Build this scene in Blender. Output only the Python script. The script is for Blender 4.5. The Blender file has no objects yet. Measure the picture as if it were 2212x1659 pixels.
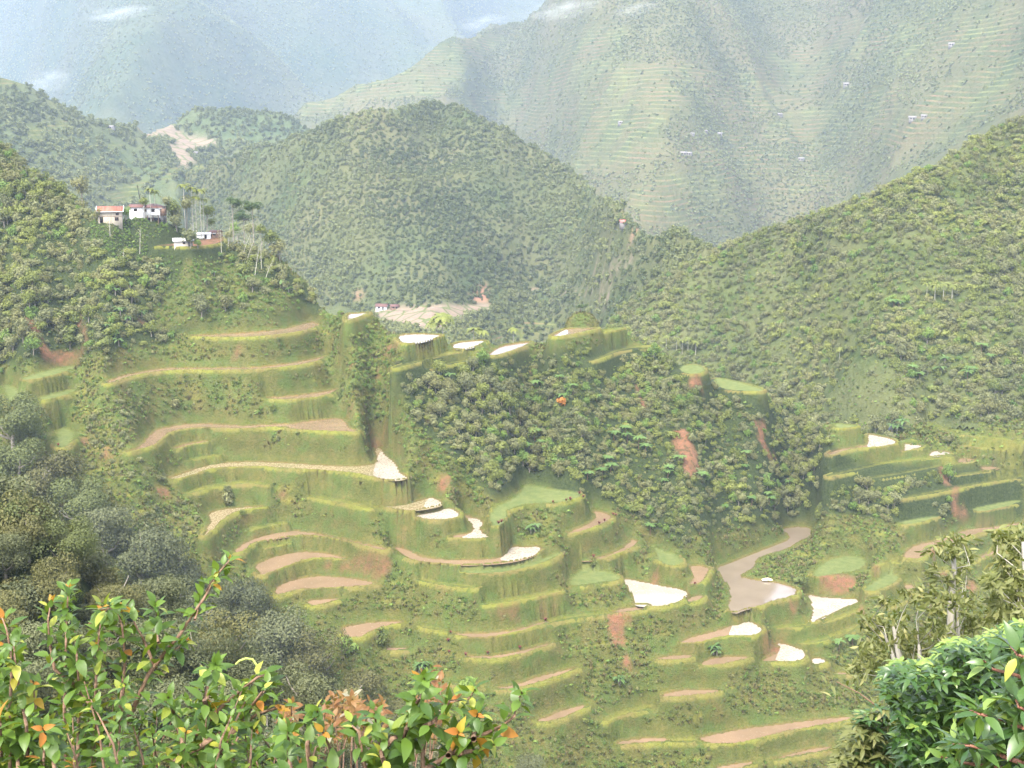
import bpy, math, random, time
import numpy as np
from mathutils import Vector, Matrix
T0 = time.time()
def log(*a): print('[%.1fs]' % (time.time() - T0), *a)
rng = np.random.default_rng(7)
random.seed(7)
R = math.radians

# ------------------------------------------------------------------ camera model
# photo measured on a 2212 x 1659 sheet; camera at the origin, looking along +Y, pitched down
FPX, CX, CY = 2765.0, 1106.0, 829.5
PITCH = math.atan((829.5 - 300.0) / FPX)
SP, CP = math.sin(PITCH), math.cos(PITCH)
def ray(px, py):
    """direction with unit depth along the view axis, for a point measured on the photo"""
    a = (np.asarray(px, float) - CX) / FPX
    b = (CY - np.asarray(py, float)) / FPX
    return np.stack([a, CP + b * SP, -SP + b * CP], -1)
def project(P):
    P = np.asarray(P, float)
    d = P[..., 1] * CP - P[..., 2] * SP
    u = P[..., 1] * SP + P[..., 2] * CP
    d = np.where(d < .1, .1, d)
    return CX + FPX * P[..., 0] / d, CY - FPX * u / d, d

# ------------------------------------------------------------------ noise
def _hash(ix, iy, seed):
    h = (ix * 374761393 + iy * 668265263 + seed * 1274126177) & 0xffffffff
    h = ((h ^ (h >> 13)) * 1274126177) & 0xffffffff
    return ((h ^ (h >> 16)) & 0xffff) / 65535.0
def vnoise(x, y, seed=0):
    ix = np.floor(x).astype(np.int64); iy = np.floor(y).astype(np.int64)
    fx = x - ix; fy = y - iy
    fx = fx * fx * (3 - 2 * fx); fy = fy * fy * (3 - 2 * fy)
    a = _hash(ix, iy, seed); b = _hash(ix + 1, iy, seed); c = _hash(ix, iy + 1, seed); d = _hash(ix + 1, iy + 1, seed)
    return (a + (b - a) * fx) + ((c + (d - c) * fx) - (a + (b - a) * fx)) * fy
def fbm(x, y, seed=0, octs=4, gain=.5):
    s = 0; a = 1; t = 0
    for k in range(octs):
        s = s + a * (vnoise(x * 2 ** k, y * 2 ** k, seed + 17 * k) - .5); t += a; a *= gain
    return s / t * 2
def inpoly(x, y, poly):
    x = np.asarray(x, float); y = np.asarray(y, float)
    r = np.zeros(x.shape, bool); n = len(poly); j = n - 1
    for i in range(n):
        xi, yi = poly[i]; xj, yj = poly[j]
        if yi != yj:
            r ^= ((yi > y) != (yj > y)) & (x < (xj - xi) * (y - yi) / (yj - yi) + xi)
        j = i
    return r

# ------------------------------------------------------------------ survey of the terraces (crop id, outline)
CROPS = {'0': (0, 0, 1 / .60636), '1': (0, 400, .5877), '2': (1100, 900, .5877), '3': (2300, 900, .6094), '4': (400, 1400, .5877),
         '5': (1500, 1700, .5877), '6': (2348, 1761, .5877), '7': (0, 1761, .5877), '8': (0, 1250, .40687), '9': (1000, 2200, .45208)}
def crop(c, pts):
    ox, oy, s = CROPS[c]
    return [((ox + x * s) * .60636, (oy + y * s) * .60636) for x, y in pts]
def PL(s):
    v = [float(t) for t in s.replace(',', ' ').split()]
    return list(zip(v[::2], v[1::2]))
# kind: w = open water, m = muddy water, s = stubble in shallow mud, g = grass, k = grey-green crop rows, y = bare yard
PADDIES = [
 ('4','m','75,365 170,330 235,235 340,205 480,185 640,188 800,200 960,190 1090,190 1190,170 1290,160 1380,150 1410,175 1440,215 1500,240 1400,235 1250,232 1090,222 1050,206 930,209 800,220 640,214 520,212 400,225 320,250 285,285 270,310 200,335 120,355'),
 ('4','m','360,345 420,315 500,298 580,290 565,302 480,314 400,338'),
 ('4','s','330,520 450,480 560,440 700,420 850,418 1000,420 1150,430 1300,440 1450,445 1540,440 1600,425 1605,390 1580,335 1630,335 1650,375 1700,410 1730,450 1745,490 1800,512 1740,533 1660,528 1580,510 1500,490 1380,478 1200,465 1000,455 900,445 780,450 640,455 560,470 500,495 400,525'),
 ('4','s','1600,680 1700,685 1800,670 1880,650 1925,632 1960,640 2000,665 1990,685 1930,700 1850,712 1780,715 1700,700'),
 ('4','s','1820,745 1900,730 1960,720 2030,695 2080,710 2110,740 2085,758 2000,770 1900,768'),
 ('5','m','160,360 290,340 320,320 310,290 270,250 265,215 300,245 350,250 380,280 360,310 370,340 415,350 410,370 300,377 220,370'),
 ('4','m','740,960 780,920 860,885 970,850 1080,836 1180,840 1300,865 1450,895 1560,920 1680,945 1640,957 1500,917 1350,882 1200,860 1080,870 950,890 870,905 830,925 800,955 760,975'),
 ('5','m','-180,420 -100,430 0,482 60,492 200,505 350,500 450,495 500,475 530,435 560,418 640,425 715,418 728,440 690,475 620,500 520,520 400,530 250,535 120,525 0,515 -90,488'),
 ('5','g','210,570 350,570 500,555 650,530 760,490 840,460 830,475 720,530 600,560 450,585 300,588'),
 ('4','m','850,1055 930,1010 1020,980 1150,960 1280,968 1400,995 1450,1010 1400,1008 1280,998 1180,1005 1060,1050 950,1090 900,1110 880,1075'),
 ('4','m','980,1190 1040,1150 1150,1120 1250,1110 1400,1115 1520,1135 1620,1155 1540,1170 1400,1178 1280,1185 1130,1190 1050,1215 1000,1230'),
 ('4','m','1180,1260 1280,1250 1400,1240 1340,1265 1240,1290 1185,1285'),
 ('4','m','1380,1425 1450,1410 1560,1390 1680,1385 1790,1390 1700,1405 1600,1430 1540,1460 1500,1485 1410,1480'),
 ('5','k','890,660 930,600 980,560 1080,565 1200,600 1210,620 1100,640 980,655'),
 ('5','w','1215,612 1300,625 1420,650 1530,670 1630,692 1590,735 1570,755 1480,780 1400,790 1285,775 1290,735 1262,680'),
 ('5','m','1600,760 1610,740 1650,720 1715,715 1700,735 1650,755'),
 ('5','m','1130,826 1190,805 1260,788 1390,785 1340,803 1250,820'),
 ('5','m','170,945 330,950 450,940 560,930 640,905 760,870 770,876 620,925 520,952 420,970 320,974 230,957'),
 ('5','m','230,1080 300,1085 420,1085 520,1070 640,1045 830,988 740,1030 600,1077 450,1102 330,1100'),
 ('5','m','440,1278 560,1263 680,1218 850,1173 960,1150 880,1187 720,1242 600,1277 500,1287'),
 ('5','m','690,1478 800,1438 900,1398 1020,1373 960,1412 850,1462 740,1487'),
 ('5','m','1560,1000 1650,965 1780,935 1880,905 1900,845 1960,860 2030,890 2080,930 2010,965 1900,962 1800,968 1700,1000 1620,1008'),
 ('5','m','1420,1098 1500,1083 1650,1073 1640,1096 1540,1107 1450,1112'),
 ('5','m','1680,1135 1750,1100 1870,1085 2010,1085 1960,1105 1850,1130 1740,1142'),
 ('6','m','610,1010 700,975 735,940 710,900 760,905 830,925 890,950 880,1000 820,1015 700,1018'),
 ('6','w','920,1030 930,990 980,995 1025,1010 980,1030'),
 ('6','m','1060,1090 1100,1075 1180,1085 1140,1097'),
 ('5','m','1450,1320 1550,1295 1700,1285 1830,1290 1750,1315 1600,1325 1480,1340'),
 ('6','m','225,1485 350,1450 550,1415 800,1385 1000,1360 1190,1345 1130,1375 950,1405 750,1440 600,1480 480,1510 330,1515'),
 ('5','m','1150,1625 1250,1590 1400,1580 1520,1585 1450,1600 1300,1615'),
 ('6','m','640,1615 750,1585 900,1545 1070,1525 1000,1555 850,1580 720,1605'),
 ('6','m','300,1660 450,1635 600,1615 520,1650 450,1675'),
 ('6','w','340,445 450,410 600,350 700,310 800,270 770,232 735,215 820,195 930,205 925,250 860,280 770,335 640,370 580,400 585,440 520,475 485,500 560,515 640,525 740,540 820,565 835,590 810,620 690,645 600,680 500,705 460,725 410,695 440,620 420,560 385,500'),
 ('5','m','1615,660 1660,600 1620,530 1750,545 1740,580 1700,640'),
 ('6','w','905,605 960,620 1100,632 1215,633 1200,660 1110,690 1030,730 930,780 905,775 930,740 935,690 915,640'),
 ('6','m','1470,380 1500,340 1560,305 1700,280 1760,250 1900,205 2050,195 2212,170 2212,182 2050,210 1900,245 1780,290 1680,330 1620,350 1590,390 1530,392'),
 ('6','m','1920,388 2000,348 2100,313 2060,347 1960,392'),
 ('6','k','930,490 980,430 1060,390 1160,375 1240,390 1255,430 1200,465 1050,490 960,505'),
 ('6','g','1240,580 1350,500 1380,475 1440,495 1450,520 1380,560 1280,595'),
 ('6','m','1485,545 1560,555 1555,580 1500,590'),
 ('3','m','1050,1180 1130,1150 1280,1130 1305,1110 1295,1058 1350,1070 1430,1085 1475,1110 1420,1130 1330,1140 1200,1145 1100,1185'),
 ('3','w','1510,1115 1560,1120 1625,1130 1590,1145 1480,1172 1515,1155'),
 ('3','w','1640,1198 1680,1160 1740,1160 1795,1172 1740,1187'),
 ('3','m','1830,1205 1880,1203 1930,1213 1870,1232 1835,1230'),
 ('3','m','1960,1250 2090,1253 2020,1277 1965,1275'),
 ('3','g','200,665 290,655 355,685 300,715 210,705'),
 ('3','k','390,730 500,750 640,785 700,810 600,815 430,800'),
 ('3','g','1105,1000 1180,1010 1250,1013 1200,1027 1110,1030'),
 ('3','g','1480,1580 1600,1555 1720,1540 1640,1570 1530,1595'),
 ('3','g','1900,1500 2050,1470 2150,1450 2212,1450 2100,1490 1950,1520'),
 ('2','m','235,370 300,368 370,362 340,375 290,395 240,410 230,415'),
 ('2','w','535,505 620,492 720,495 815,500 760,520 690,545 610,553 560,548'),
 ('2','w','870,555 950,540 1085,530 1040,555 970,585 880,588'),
 ('2','m','1080,625 1150,570 1250,550 1365,538 1300,570 1220,600 1140,625'),
 ('2','m','1465,510 1520,480 1570,460 1700,460 1765,457 1680,480 1580,500 1490,513'),
 ('2','m','0,655 60,640 120,623 60,652 0,674'),
 ('2','g','1100,1590 1140,1540 1240,1500 1290,1450 1310,1410 1400,1425 1500,1440 1640,1455 1650,1480 1600,1500 1500,1520 1350,1520 1250,1540 1190,1570 1190,1620 1160,1659 1110,1659'),
 ('5','m','1040,205 1110,215 1165,240 1120,275 1000,320 910,345 870,340 960,310 1040,270 1060,240'),
 ('5','m','950,510 1060,493 1170,458 1240,420 1280,373 1320,395 1260,437 1150,477 1050,507'),
 ('5','k','1380,400 1440,440 1540,470 1600,520 1520,540 1450,520 1430,450'),
 ('1','m','1130,1355 1250,1350 1450,1340 1600,1330 1750,1310 1850,1280 1900,1268 1940,1290 1880,1315 1780,1340 1600,1360 1450,1368 1250,1365'),
 ('1','m','640,1640 720,1600 850,1575 1000,1550 1200,1550 1450,1548 1600,1545 1800,1515 1990,1480 1900,1520 1750,1545 1550,1562 1300,1565 1100,1562 900,1580 750,1612 660,1652'),
 ('1','g','130,1615 250,1580 400,1545 470,1545 380,1580 250,1615 150,1630'),
 ('0','m','560,860 620,857 700,847 737,837 703,857 620,865'),
 ('8','g','480,800 530,660 640,710 650,750 560,870 510,840'),
 ('8','g','340,410 640,340 690,345 480,420 360,435'),
 ('8','g','20,300 100,310 170,370 200,500 100,510 60,400'),
 ('4','s','540,870 600,790 580,730 660,705 850,688 960,690 830,702 720,730 640,790 570,868'),
 ('9','m','820,240 900,236 1040,232 990,250 850,268'),
 ('1','y','920,818 1030,812 1130,820 1250,812 1350,790 1350,757 1260,760 1230,775 1100,795'),
]
LEDGES = [
 ('5','0,620 80,640 200,655 350,672'),('5','370,772 520,750 640,732 850,690'),('5','0,905 80,915 160,932'),
 ('4','450,607 600,572 760,545 870,545 920,560'),('4','470,407 580,395 650,383'),('4','900,945 1000,925 1080,910'),
 ('4','820,835 940,810 1060,790'),('4','1200,627 1400,662 1560,700'),('2','520,702 690,652 880,604 1060,596'),
 ('2','700,705 900,665 1040,640'),('2','1720,657 1900,582 2100,570'),('2','1780,478 1900,462'),
 ('3','1060,1310 1230,1270 1400,1232 1600,1206 1810,1202'),('3','1300,1322 1500,1292 1700,1252 1920,1218'),
 ('3','1800,1305 2000,1280 2212,1262'),('3','1640,980 1760,1020 1850,1060 2000,1085 2212,1105'),('3','1880,1130 2040,1145 2212,1162'),
 ('6','690,815 900,790 1100,742 1220,702'),('6','850,905 1000,880 1150,825 1250,790'),('6','1390,682 1450,650 1520,620'),
 ('6','1330,440 1480,388'),('6','1700,462 1800,430 1900,402'),('6','1960,512 2100,440 2212,400'),
 ('5','560,945 700,900 880,850 1130,826'),('5','1110,1480 1200,1440 1400,1390'),('9','1340,515 1450,520 1600,545'),('6','0,1500 120,1490 230,1490'),
 ('8','1640,1255 1800,1210 2000,1165'),('8','1650,965 1750,945 1900,925'),
 ('3','1480,1440 1700,1400 2000,1340 2212,1310'),
]
def ledge(pts, h=6):
    up = [(x, y - h) for x, y in pts]; dn = [(x, y + h) for x, y in pts[::-1]]
    return up + dn
def chaikin(P, it=1):
    for _ in range(it):
        Q = []
        for i in range(len(P)):
            a = P[i]; b = P[(i + 1) % len(P)]
            Q += [(a[0] * .75 + b[0] * .25, a[1] * .75 + b[1] * .25), (a[0] * .25 + b[0] * .75, a[1] * .25 + b[1] * .75)]
        P = Q
    return P
FLATS = []                                  # (kind, outline on the sheet)
for c, k, s in PADDIES: FLATS.append((k, crop(c, PL(s))))
NPAD = len(FLATS)
for c, s in LEDGES: FLATS.append(('l', crop(c, ledge(PL(s)))))

# ------------------------------------------------------------------ reconstruction of the relief: one depth per sheet node
X0, X1, Y0, Y1 = -220., 2432., -120., 1790.
CREST1 = PL('-240,215 0,300 40,335 70,362 130,400 180,440 215,470 320,462 350,470 420,490 470,505 500,530 560,535 600,545 640,585 680,625 700,655 730,662 760,678 800,675 830,690 855,717 950,722 985,740 1075,737 1080,747 1160,737 1200,717 1300,709 1355,713 1400,742 1450,765 1470,785 1525,792 1545,817 1640,828 1680,852 1760,890 1810,915 1865,922 1880,937 1950,942 1985,960 2050,972 2060,985 2130,1000 2212,1010 2440,1060')
POLY = {
 5: PL('600,262 640,245 700,220 800,180 880,140 960,95 1040,70 1100,55 1160,40 1220,-30 1260,-140 2440,-140 2440,900 1300,900 1100,500 900,300'),
 4: PL('-240,120 0,152 60,168 130,203 210,238 290,262 310,292 370,266 420,242 480,231 540,235 600,252 640,264 700,300 700,700 -240,700'),
 3: PL('300,420 345,400 400,372 430,352 500,334 600,310 660,290 740,265 800,240 870,222 940,217 990,222 1050,249 1120,294 1180,334 1240,374 1300,414 1360,464 1420,486 1500,526 1560,566 1600,1000 500,1000 250,700 250,500'),
 2: PL('2440,150 2300,200 2212,250 2150,280 2090,310 2020,362 1950,392 1870,427 1780,462 1690,487 1600,515 1540,540 1490,570 1420,600 1370,640 1335,675 1310,710 1290,1100 2440,1100'),
 1: CREST1 + [(2440, 1800), (-240, 1800)]}
FOREST_MID = PL('835,800 870,775 1000,765 1100,765 1250,750 1380,750 1450,770 1520,810 1640,850 1760,900 1800,960 1850,1000 2212,1010 2212,1120 1960,1130 1800,1110 1700,1130 1500,1150 1470,1185 1380,1120 1290,1080 1140,1040 1060,1080 1000,1010 900,920')
HILL_LEFT = PL('-240,180 0,260 200,430 480,470 700,650 690,690 420,705 350,740 100,780 -240,800')
VALLEY = PL('780,690 820,660 940,655 1060,658 1075,700 1000,760 860,740')
ANCH = [(600, 940, 385), (2100, 1050, 440), (1560, 640, 640), (1720, 540, 625), (2150, 340, 600), (2400, 320, 590),
        (930, 690, 860), (700, 480, 1030), (1330, 575, 820), (940, 250, 1200), (1250, 470, 1050), (450, 430, 1250),
        (320, 350, 1350), (100, 300, 1250), (500, 300, 1550), (700, 240, 2300), (1450, 470, 1500), (2150, 150, 1500), (1100, 80, 2600), (1750, 60, 2200), (1000, 200, 2250),
        (250, 240, 2700), (60, 60, 4200), (700, 60, 3600), (1000, 20, 4200)]
def label_at(x, y):
    for k in (1, 2, 3, 4, 5):
        if inpoly(np.array([x]), np.array([y]), POLY[k])[0]: return k
    return 6
class Relief:
    def __init__(s, step):
        s.step = step
        s.gx = np.arange(X0, X1, step); s.gy = np.arange(Y0, Y1, step)
        PX, PY = np.meshgrid(s.gx, s.gy); s.PX, s.PY = PX, PY
        H, W = PX.shape; s.H, s.W = H, W
        LAB = np.full((H, W), 6, np.int8)
        for k in (5, 4, 3, 2, 1): LAB[inpoly(PX, PY, POLY[k])] = k
        SLOPE = np.choose(LAB, [0, 42, 35, 33, 27, 29, 30]).astype(float)
        SLOPE[(LAB == 1) & inpoly(PX, PY, FOREST_MID)] = 33
        SLOPE[(LAB == 1) & inpoly(PX, PY, HILL_LEFT)] = 36
        SLOPE[(LAB == 1) & (PX < 330 + (PY - 900) * .5) & (PY > 780)] = 34
        SLOPE[(LAB == 1) & (PX > 1650) & (PY > 1000)] = 35
        SLOPE[(LAB == 2) & (PY > 900)] = 36
        SLOPE[(LAB == 3) & inpoly(PX, PY, VALLEY)] = 7
        SLOPE[(LAB == 3) & inpoly(PX, PY, PL('1050,640 1130,600 1350,560 1420,590 1380,720 1060,760'))] = 22
        SLOPE[(LAB == 4) & inpoly(PX, PY, PL('280,265 360,262 450,320 440,400 380,400'))] = 9
        FID = np.full((H, W), -1, np.int32)
        for i, (k, P) in enumerate(FLATS):
            xs = [p[0] for p in P]; ys = [p[1] for p in P]
            i0 = max(0, int((min(xs) - X0) / step) - 1); i1 = int((max(xs) - X0) / step) + 2
            j0 = max(0, int((min(ys) - Y0) / step) - 1); j1 = int((max(ys) - Y0) / step) + 2
            sub = np.s_[j0:j1, i0:i1]
            m = inpoly(PX[sub], PY[sub], P) & (LAB[sub] <= 3)
            if k == 'l': m &= FID[sub] < 0
            if m.any() and step < 7:
                LAB[sub][m] = 1 if (LAB[sub][m] == 1).any() else LAB[sub][m].min()
                FID[sub][m] = i
        if step > 7: SLOPE[LAB == 1] -= 5
        for _ in range(int(36 / step)):
            p = np.pad(SLOPE, 1, mode='edge'); q = np.pad(LAB, 1, mode='edge')
            a = SLOPE.copy(); n = np.ones((H, W))
            for dj, di in ((0, 1), (2, 1), (1, 0), (1, 2)):
                m = q[dj:dj + H, di:di + W] == LAB
                a += np.where(m, p[dj:dj + H, di:di + W], 0); n += m
            SLOPE = a / n
        s.LAB, s.FID = LAB, FID
        RAY = ray(PX, PY); s.RAY = RAY
        hx = RAY[..., 0] / np.hypot(RAY[..., 0], RAY[..., 1]); hy = RAY[..., 1] / np.hypot(RAY[..., 0], RAY[..., 1])
        sn, cs = np.sin(np.radians(SLOPE)), np.cos(np.radians(SLOPE))
        NX, NY, NZ = -hx * sn, -hy * sn, cs              # normal of a slope that faces the viewer
        A0 = NX[:-1] * RAY[:-1, :, 0] + NY[:-1] * RAY[:-1, :, 1] + NZ[:-1] * RAY[:-1, :, 2]
        A1 = NX[:-1] * RAY[1:, :, 0] + NY[:-1] * RAY[1:, :, 1] + NZ[:-1] * RAY[1:, :, 2]
        s.RATIO = A1 / A0                                # inverse depth below / inverse depth above
        LV = (LAB[1:] == LAB[:-1]) | ((LAB[:-1] == 2) & (LAB[1:] == 1) & (PX[1:] > 1945))
        LH = (LAB[:, :-2] == LAB[:, 1:-1]) & (LAB[:, 2:] == LAB[:, 1:-1])
        s.WV = LV * 1.0; s.WV[(FID[1:] >= 0) & (FID[1:] == FID[:-1])] = 0
        s.WH = LH * np.where(LAB[:, 1:-1] == 1, .5, 2.0)
        s.W1 = (LAB[:, 1:] == LAB[:, :-1]) * np.where(LAB[:, 1:] == 1, 3e-4, 2e-3)
        s.IDX = np.arange(H * W).reshape(H, W).copy(); s.COEF = np.ones((H, W)); nz = RAY[..., 2]
        for i in range(len(FLATS)):
            m = FID == i
            if m.any(): s.IDX[m] = H * W + i; s.COEF[m] = nz[m] / nz[m].mean()
        s.NV = H * W + len(FLATS); s.IDXF = s.IDX.ravel()
        s.AW = np.zeros((H, W)); s.AT = np.zeros((H, W))
        q = max(1, int(6 / step))
        for x, y, d in ANCH:
            j = int((y - Y0) / step); i = int((x - X0) / step)
            s.AW[j - q:j + q, i - q:i + q] = 1.5 * (LAB[j - q:j + q, i - q:i + q] == label_at(x, y)); s.AT[j - q:j + q, i - q:i + q] = 1000. / d
    def op(s, v):
        u = s.COEF * v[s.IDXF].reshape(s.H, s.W)
        g = s.AW * s.AW * u
        r = s.WV * s.WV * (u[1:] - s.RATIO * u[:-1])
        g[1:] += r; g[:-1] -= s.RATIO * r
        r = s.WH * s.WH * (u[:, :-2] - 2 * u[:, 1:-1] + u[:, 2:])
        g[:, :-2] += r; g[:, 1:-1] -= 2 * r; g[:, 2:] += r
        r = s.W1 * (u[:, 1:] - u[:, :-1]); g[:, 1:] += r; g[:, :-1] -= r
        return np.bincount(s.IDXF, (s.COEF * g).ravel(), s.NV)
    def dense(s):
        n = s.NV; A = np.zeros((n, n)); I = s.IDX; C = s.COEF
        def add(terms, w2):
            for ia, ca in terms:
                for ib, cb in terms: np.add.at(A, (ia.ravel(), ib.ravel()), (w2 * ca * cb).ravel())
        add([(I, C)], s.AW ** 2)
        add([(I[1:], C[1:]), (I[:-1], -s.RATIO * C[:-1])], s.WV ** 2)
        add([(I[:, :-2], C[:, :-2]), (I[:, 1:-1], -2 * C[:, 1:-1]), (I[:, 2:], C[:, 2:])], s.WH ** 2)
        add([(I[:, 1:], C[:, 1:]), (I[:, :-1], -C[:, :-1])], s.W1)
        A[np.arange(n), np.arange(n)] += 1e-7
        rhs = np.bincount(s.IDXF, (s.COEF * s.AW * s.AW * s.AT).ravel(), n) + 1e-7
        x = np.linalg.solve(A, rhs)
        s.u = np.maximum(s.COEF * x[s.IDXF].reshape(s.H, s.W), .05)
        log('relief', s.step, n)
        return s
    def solve(s, iters, coarse=None):
        if coarse is None: u0 = 1000. / np.choose(s.LAB, [0, 350, 600, 900, 1400, 2000, 3500]).astype(float)
        else:
            u0 = np.zeros((s.H, s.W))
            fx = np.clip((s.PX - X0) / coarse.step, 0, coarse.W - 1.001); fy = np.clip((s.PY - Y0) / coarse.step, 0, coarse.H - 1.001)
            i = fx.astype(int); j = fy.astype(int); a = fx - i; b = fy - j
            for lab in range(1, 7):
                k = (coarse.LAB == lab) * 1.0; z = coarse.u * k
                for _ in range(3):
                    p = np.pad(k, 1); c = p[:-2, 1:-1] + p[2:, 1:-1] + p[1:-1, :-2] + p[1:-1, 2:]
                    p = np.pad(z, 1); t = p[:-2, 1:-1] + p[2:, 1:-1] + p[1:-1, :-2] + p[1:-1, 2:]
                    n = (k == 0) & (c > 0); z = np.where(n, t / np.maximum(c, 1), z); k = np.maximum(k, n)
                v = (z[j, i] * (1 - a) + z[j, i + 1] * a) * (1 - b) + (z[j + 1, i] * (1 - a) + z[j + 1, i + 1] * a) * b
                u0 = np.where(s.LAB == lab, v, u0)
        cnt = np.maximum(np.bincount(s.IDXF, minlength=s.NV), 1)
        x = np.bincount(s.IDXF, u0.ravel(), s.NV) / cnt
        D = np.bincount(s.IDXF, (s.COEF ** 2 * np.where(s.LAB > 1, 24, 3)).ravel(), s.NV) + 1e-9
        r = np.bincount(s.IDXF, (s.COEF * s.AW * s.AW * s.AT).ravel(), s.NV) - s.op(x)
        z = r / D; p = z.copy(); rz = r @ z
        for it in range(iters):
            Ap = s.op(p); al = rz / (p @ Ap); x += al * p; r -= al * Ap
            z = r / D; rz2 = r @ z; p = z + rz2 / rz * p; rz = rz2
        s.u = np.maximum(s.COEF * x[s.IDXF].reshape(s.H, s.W), .05)
        log('relief', s.step, math.sqrt(r @ r))
        return s
_c = Relief(36.).dense(); _c = Relief(6.).solve(900, _c)
_f = Relief(3.).solve(250, _c)
LAB, FID, PX, PY, GX, GY, H, W, RAY = _f.LAB, _f.FID, _f.PX, _f.PY, _f.gx, _f.gy, _f.H, _f.W, _f.RAY
DEP = 1000. / _f.u
# ------------------------------------------------------------------ world relief grids
PTS = RAY * DEP[..., None]
def flat_z(i):
    m = FID == i
    return float(PTS[m][:, 2].mean()) if m.any() else None
def unproject_plane(P, z):
    r = ray([p[0] for p in P], [p[1] for p in P])
    t = z / r[:, 2]
    return r * t[:, None]
def dilate(m, n):
    for _ in range(n):
        q = m.copy()
        q[1:] |= m[:-1]; q[:-1] |= m[1:]; q[:, 1:] |= m[:, :-1]; q[:, :-1] |= m[:, 1:]
        m = q
    return m
def fill(Z, known, levels=5, iters=120):
    """harmonic interpolation of the unknown cells, coarse to fine"""
    pyr = [(Z, known)]
    for _ in range(levels - 1):
        z, k = pyr[-1]
        h, w = z.shape
        h2, w2 = (h + 1) // 2, (w + 1) // 2
        zp = np.zeros((h2 * 2, w2 * 2)); kp = np.zeros((h2 * 2, w2 * 2))
        zp[:h, :w] = np.where(k, z, 0); kp[:h, :w] = k
        s = kp.reshape(h2, 2, w2, 2).sum((1, 3)); v = zp.reshape(h2, 2, w2, 2).sum((1, 3))
        pyr.append((np.where(s > 0, v / np.maximum(s, 1), 0), s > 0))
    cur = None
    for lv, (z, k) in enumerate(pyr[::-1]):
        if cur is None: cur = np.where(k, z, z[k].mean())
        else:
            up = np.repeat(np.repeat(cur, 2, 0), 2, 1)[:z.shape[0], :z.shape[1]]
            cur = np.where(k, z, up)
        n = iters * 4 if lv == 0 else iters
        for it in range(n):
            p = np.pad(cur, 1, mode='edge')
            a = (p[:-2, 1:-1] + p[2:, 1:-1] + p[1:-1, :-2] + p[1:-1, 2:]) * .25
            cur = np.where(k, z, a)
    return cur
def blur(A, n=2):
    for _ in range(n):
        p = np.pad(A, 1, mode='edge'); A = (p[:-2, 1:-1] + p[2:, 1:-1] + p[1:-1, :-2] + p[1:-1, 2:] + 2 * A) / 6
    return A
class Sheet:
    def __init__(s, x0, x1, y0, y1, cell):
        s.x0, s.y0, s.c = x0, y0, cell
        s.nx = int((x1 - x0) / cell) + 1; s.ny = int((y1 - y0) / cell) + 1
        s.S = np.zeros((s.ny, s.nx)); s.N = np.zeros((s.ny, s.nx))
        s.XX, s.YY = np.meshgrid(x0 + np.arange(s.nx) * cell, y0 + np.arange(s.ny) * cell)
    def splat(s, P, only_empty=False):
        P = np.asarray(P).reshape(-1, 3)
        i = np.round((P[:, 0] - s.x0) / s.c).astype(int); j = np.round((P[:, 1] - s.y0) / s.c).astype(int)
        ok = (i >= 0) & (i < s.nx) & (j >= 0) & (j < s.ny)
        i, j, z = i[ok], j[ok], P[ok, 2]
        if only_empty:
            e = s.N[j, i] == 0
            i, j, z = i[e], j[e], z[e]
        np.add.at(s.S, (j, i), z); np.add.at(s.N, (j, i), 1)
    def finish(s, levels=5, iters=120):
        s.known = s.N > 0
        s.Z = fill(np.where(s.known, s.S / np.maximum(s.N, 1), 0), s.known, levels, iters)
    def h(s, x, y):
        fx = np.clip((np.asarray(x, float) - s.x0) / s.c, 0, s.nx - 1.001); fy = np.clip((np.asarray(y, float) - s.y0) / s.c, 0, s.ny - 1.001)
        i = fx.astype(int); j = fy.astype(int); a = fx - i; b = fy - j
        Z = s.Z
        return (Z[j, i] * (1 - a) + Z[j, i + 1] * a) * (1 - b) + (Z[j + 1, i] * (1 - a) + Z[j + 1, i + 1] * a) * b
    def sample(s, A, x, y):
        i = np.clip(np.round((np.asarray(x, float) - s.x0) / s.c).astype(int), 0, s.nx - 1); j = np.clip(np.round((np.asarray(y, float) - s.y0) / s.c).astype(int), 0, s.ny - 1)
        return A[j, i]
def skyline(lab, drop, reach, only=None):
    """points that carry a sheet on behind its crest, falling away"""
    out = []
    for i in range(0, W):
        jj = np.nonzero(LAB[:, i] == lab)[0]
        if not len(jj) or jj[0] == 0: continue
        j = jj[0]
        if only is not None and not only(GX[i]): continue
        p = PTS[j, i]; d = np.array([p[0], p[1]]); d /= np.linalg.norm(d)
        t = np.arange(.02, 1.0001, .02) * reach
        out.append(np.stack([p[0] + d[0] * t, p[1] + d[1] * t, p[2] - t * drop * np.minimum(1, .35 + t / (reach * .3))], -1))
    return np.concatenate(out) if out else np.zeros((0, 3))
def underlap(lab, slope, reach, xmax=9999):
    """points that carry a sheet on towards the viewer below the edge of a nearer one"""
    out = []
    for i in range(0, W):
        jj = np.nonzero(LAB[:, i] == lab)[0]
        if not len(jj) or GX[i] > xmax: continue
        cut = np.nonzero(np.diff(jj) > 1)[0]
        j = jj[-1] if not len(cut) else jj[cut[0]]
        p = PTS[j, i]; d = np.array([p[0], p[1]]); d /= np.linalg.norm(d)
        t = np.arange(.02, 1.0001, .02) * reach
        out.append(np.stack([p[0] - d[0] * t, p[1] - d[1] * t, p[2] - t * slope], -1))
    return np.concatenate(out) if out else np.zeros((0, 3))
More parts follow.
